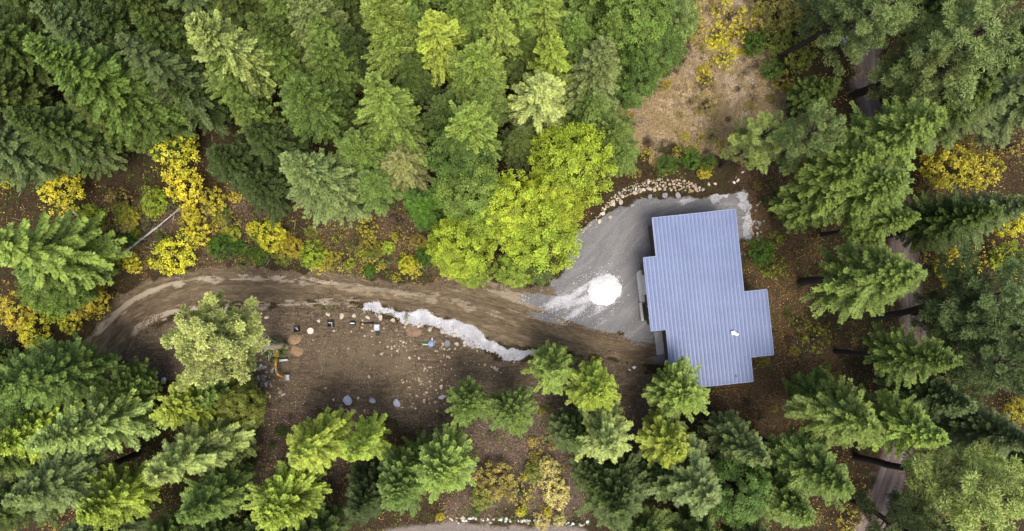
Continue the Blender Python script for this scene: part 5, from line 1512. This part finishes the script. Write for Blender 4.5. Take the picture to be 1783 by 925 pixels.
log('fallen_log', (610,362), (630,372), .14, .08, M_DEADWOOD, 'small grey log in the upper brown clearing', .2, 2)
log('fallen_log', (742,172), (757,232), .10, .05, M_BROWNWOOD, 'thin log in the dark gap left of the broad bright spruce', .2, 3)
log('fallen_log', (862,347), (866,378), .12, .06, M_DEADWOOD, 'pale stick log between the lime trees', .2, 2)

# ------------------------------------------------------------------ tanks and lids of the drain field
M_BLACK = mat_simple('black_plastic', (0.012, 0.012, 0.013), 0.2, 4, 0.5)
M_BLUE = mat_simple('blue_grey_plastic', (0.20, 0.26, 0.42), 0.12, 3, 0.4)
M_GREEN = mat_simple('green_pipe', (0.05, 0.16, 0.05), 0.15, 3, 0.4)
M_GREYP = mat_simple('grey_plastic', (0.36, 0.38, 0.43), 0.12, 3, 0.5)
p = G(541, 576); m = MB(); m.lathe((0, 0, 0), [(.44, -.1), (.44, .16), (.38, .22), (.12, .22), (.10, .26)], 28); o = m.build('manhole_cover', mat_simple('sandy_concrete', (0.56, 0.50, 0.41), .12, 4, .9)); o.location = p; tag(o, 'round sandy concrete lid in the earth pit near the digger', 'lid')
p = G(779, 598); m = MB(); m.lathe((0, 0, 0), [(.43, -.1), (.43, .2), (.39, .24), (.33, .24), (.33, .21), (.31, .20)], 28); o = m.build('manhole_cover', M_CONC2); o.location = p; tag(o, 'round grey lid right of the blue dome', 'lid')
p = G(751, 598); e = empty('tank_dome', p); tag(e, 'blue grey domed tank top with a green pipe', 'tank')
m = MB(); m.lathe((0, 0, 0), [(.46, -.1), (.46, .25), (.42, .38), (.32, .47), (.18, .52), (.17, .6), (.05, .62)], 28); m.build('dome', M_BLUE, e)
m = MB(); m.tube([(-.42, 0, .12), (-1.7, .02, .12)], .11, 10); m.build('pipe', M_GREEN, e)
m = MB(); m.tube([(-.42, -.17, .10), (-1.75, -.15, .10)], .05, 8); m.build('pipe', M_WHITE, e)
m = MB(); m.tube([(.1, .35, .2), (.15, .75, .3)], .06, 8); m.build('pipe', M_WHITE, e)
def hole_stand_in(px, py, sx, sy, h, label, bits):  # open black box added above ground in place of a dark hole
    p = G(px, py); e = empty('dark_hole_box', p, R(rnd.uniform(-6, 6))); tag(e, label, 'box')
    m = MB(); w = .05
    m.box((0, 0, .03), (sx - .01, sy - .01, .04)); m.box((0, sy / 2, h / 2), (sx, w, h)); m.box((0, -sy / 2, h / 2), (sx, w, h)); m.box((sx / 2, 0, h / 2), (w, sy - w - .004, h)); m.box((-sx / 2, 0, h / 2), (w, sy - w - .004, h))
    m.build('box_shell', M_BLACK, e)
    for bt in bits:
        m = MB(); m.tube([Vector(bt[0]), Vector(bt[1])], bt[2], 10); m.build('pipe', bt[3], e)
hole_stand_in(577, 563, .75, .8, .5, 'open black box standing in for a dark hole with a pale pipe under the boulder row, left one', [((-.3, .12, .48), (.25, .08, .5), .09, M_GREYP), ((.1, .1, .3), (.12, -.55, .15), .06, M_GREYP)])
hole_stand_in(615, 563, .65, .45, .45, 'smaller open black box standing in for a dark hole with a short pipe under the boulder row', [((-.3, 0, .42), (.25, .02, .42), .08, M_WHITE)])
hole_stand_in(518, 573, .65, .7, .45, 'black box standing in for a dark hole with grey hose bits at the left end of the boulder row', [((-.2, .25, .4), (.2, -.1, .42), .06, M_GREYP), ((.05, .3, .44), (.1, -.05, .4), .05, M_DEADWOOD)])
p = G(657, 570); e = empty('pump_box', p); tag(e, 'blue grey pump box with a dark opening beneath the boulder row', 'box')
m = MB(); m.box((0, 0, .25), (.75, .85, .5), bevel=.08); m.build('box_body', M_GREYP, e)
m = MB(); m.lathe((0, .15, .5), [(.2, 0), (.2, .1), (.12, .16)], 16); m.build('cap', M_WHITE, e)
m = MB(); m.box((.1, -.78, .1), (.5, .65, .22), bevel=.03); m.build('opening', M_BLACK, e)  # solid block, black colour stands for the dark inside the hole
for a, b in (((628,563),(652,562)),):
    p, q = G(*a), G(*b); m = MB(); m.tube([Vector((0, 0, .08)), q - p + Vector((0, 0, .08))], .13, 8); o = m.build('black_pipe', M_BLACK); o.location = p; tag(o, 'black drain pipe running into the pump box', 'pipe')

# ------------------------------------------------------------------ digger
M_ORANGE = mat_simple('orange_digger_paint', (0.40, 0.21, 0.03), 0.12, 5, 0.5, 0, 0.4)
M_STEEL = mat_simple('worn_steel', (0.36, 0.37, 0.40), 0.3, 6, 0.45, 0.4)
M_TRACKM = mat_simple('black_rubber_track', (0.02, 0.02, 0.02), 0.3, 6, 0.9)
p = G(482, 617); ex = empty('excavator', p, R(6)); tag(ex, 'orange mini excavator with its arm stretched down beside the rubble', 'excavator')
for sx in (-.62, .62):
    m = MB(); m.box((sx, 0, .24), (.32, 2.0, .46), bevel=.14); m.build('track', M_TRACKM, ex)
m = MB(); m.box((0, .05, .42), (.86, 1.1, .22), bevel=.04); m.build('undercarriage', M_TRACKM, ex)
m = MB(); m.box((0, .35, .85), (1.25, 1.35, .62), bevel=.12); m.build('body', M_ORANGE, ex)
cb_ = MB()
for sx in (-.5, .12):
    for sy in (-.28, .55): cb_.box((sx, sy, 1.6), (.07, .07, .9))
cb_.box((-.19, .14, 2.08), (.82, 1.05, .10), bevel=.04); cab = cb_.build('cab', M_TRACKM, ex)
m = MB(); m.box((-.19, .2, 1.25), (.42, .4, .2), bevel=.05); m.build('seat', M_BLACK, ex)
m = MB(); m.tube([(.3, -.25, .9), (.32, -.9, 1.55), (.3, -1.6, 1.75), (.3, -2.45, 1.45)], [.17, .17, .15, .12], 8); m.build('boom', M_ORANGE, ex)
m = MB(); m.tube([(.3, -2.35, 1.6), (.5, -2.75, 1.2), (1.0, -3.05, .55)], [.15, .14, .11], 8); m.build('arm', M_ORANGE, ex)
m = MB(); m.tube([(.3, -.6, 1.0), (.3, -1.35, 1.85)], [.07, .05], 8); m.tube([(.32, -1.5, 1.95), (.35, -2.3, 1.85)], [.06, .05], 8); m.build('ram', M_STEEL, ex)
m = MB()
for k in range(5):
    a0, a1 = R(200 - 40 * k), R(200 - 40 * (k + 1))
    q0, q1 = (math.cos(a0) * .3, math.sin(a0) * .3), (math.cos(a1) * .3, math.sin(a1) * .3)
    m.box((1.25 + (q0[0] + q1[0]) / 2, -3.15, .38 + (q0[1] + q1[1]) / 2), (.24, .7, .04), rot=Matrix.Rotation(-math.atan2(q1[1] - q0[1], q1[0] - q0[0]), 4, 'Y'))
m.box((1.25, -2.80, .38), (.5, .04, .42)); m.box((1.25, -3.50, .38), (.5, .04, .42))
bk = m.build('bucket', M_STEEL, ex)
m = MB(); m.box((.95, -.85, .35), (1.1, .28, .30), bevel=.03); m.build('blade', M_STEEL, ex)

# ------------------------------------------------------------------ utility box by the track
p = G(1465, 74); e = empty('utility_box', p, R(20)); tag(e, 'small grey utility cabinet beside the track among thickets', 'utility box')
m = MB(); m.box((0, 0, .55), (.55, .75, 1.1), bevel=.04); m.build('cabinet', M_GREYP, e)
m = MB(); m.box((0, 0, 1.14), (.65, .85, .08), bevel=.02); m.build('lid', mat_simple('pale_grey_lid', (.55, .57, .6)), e)
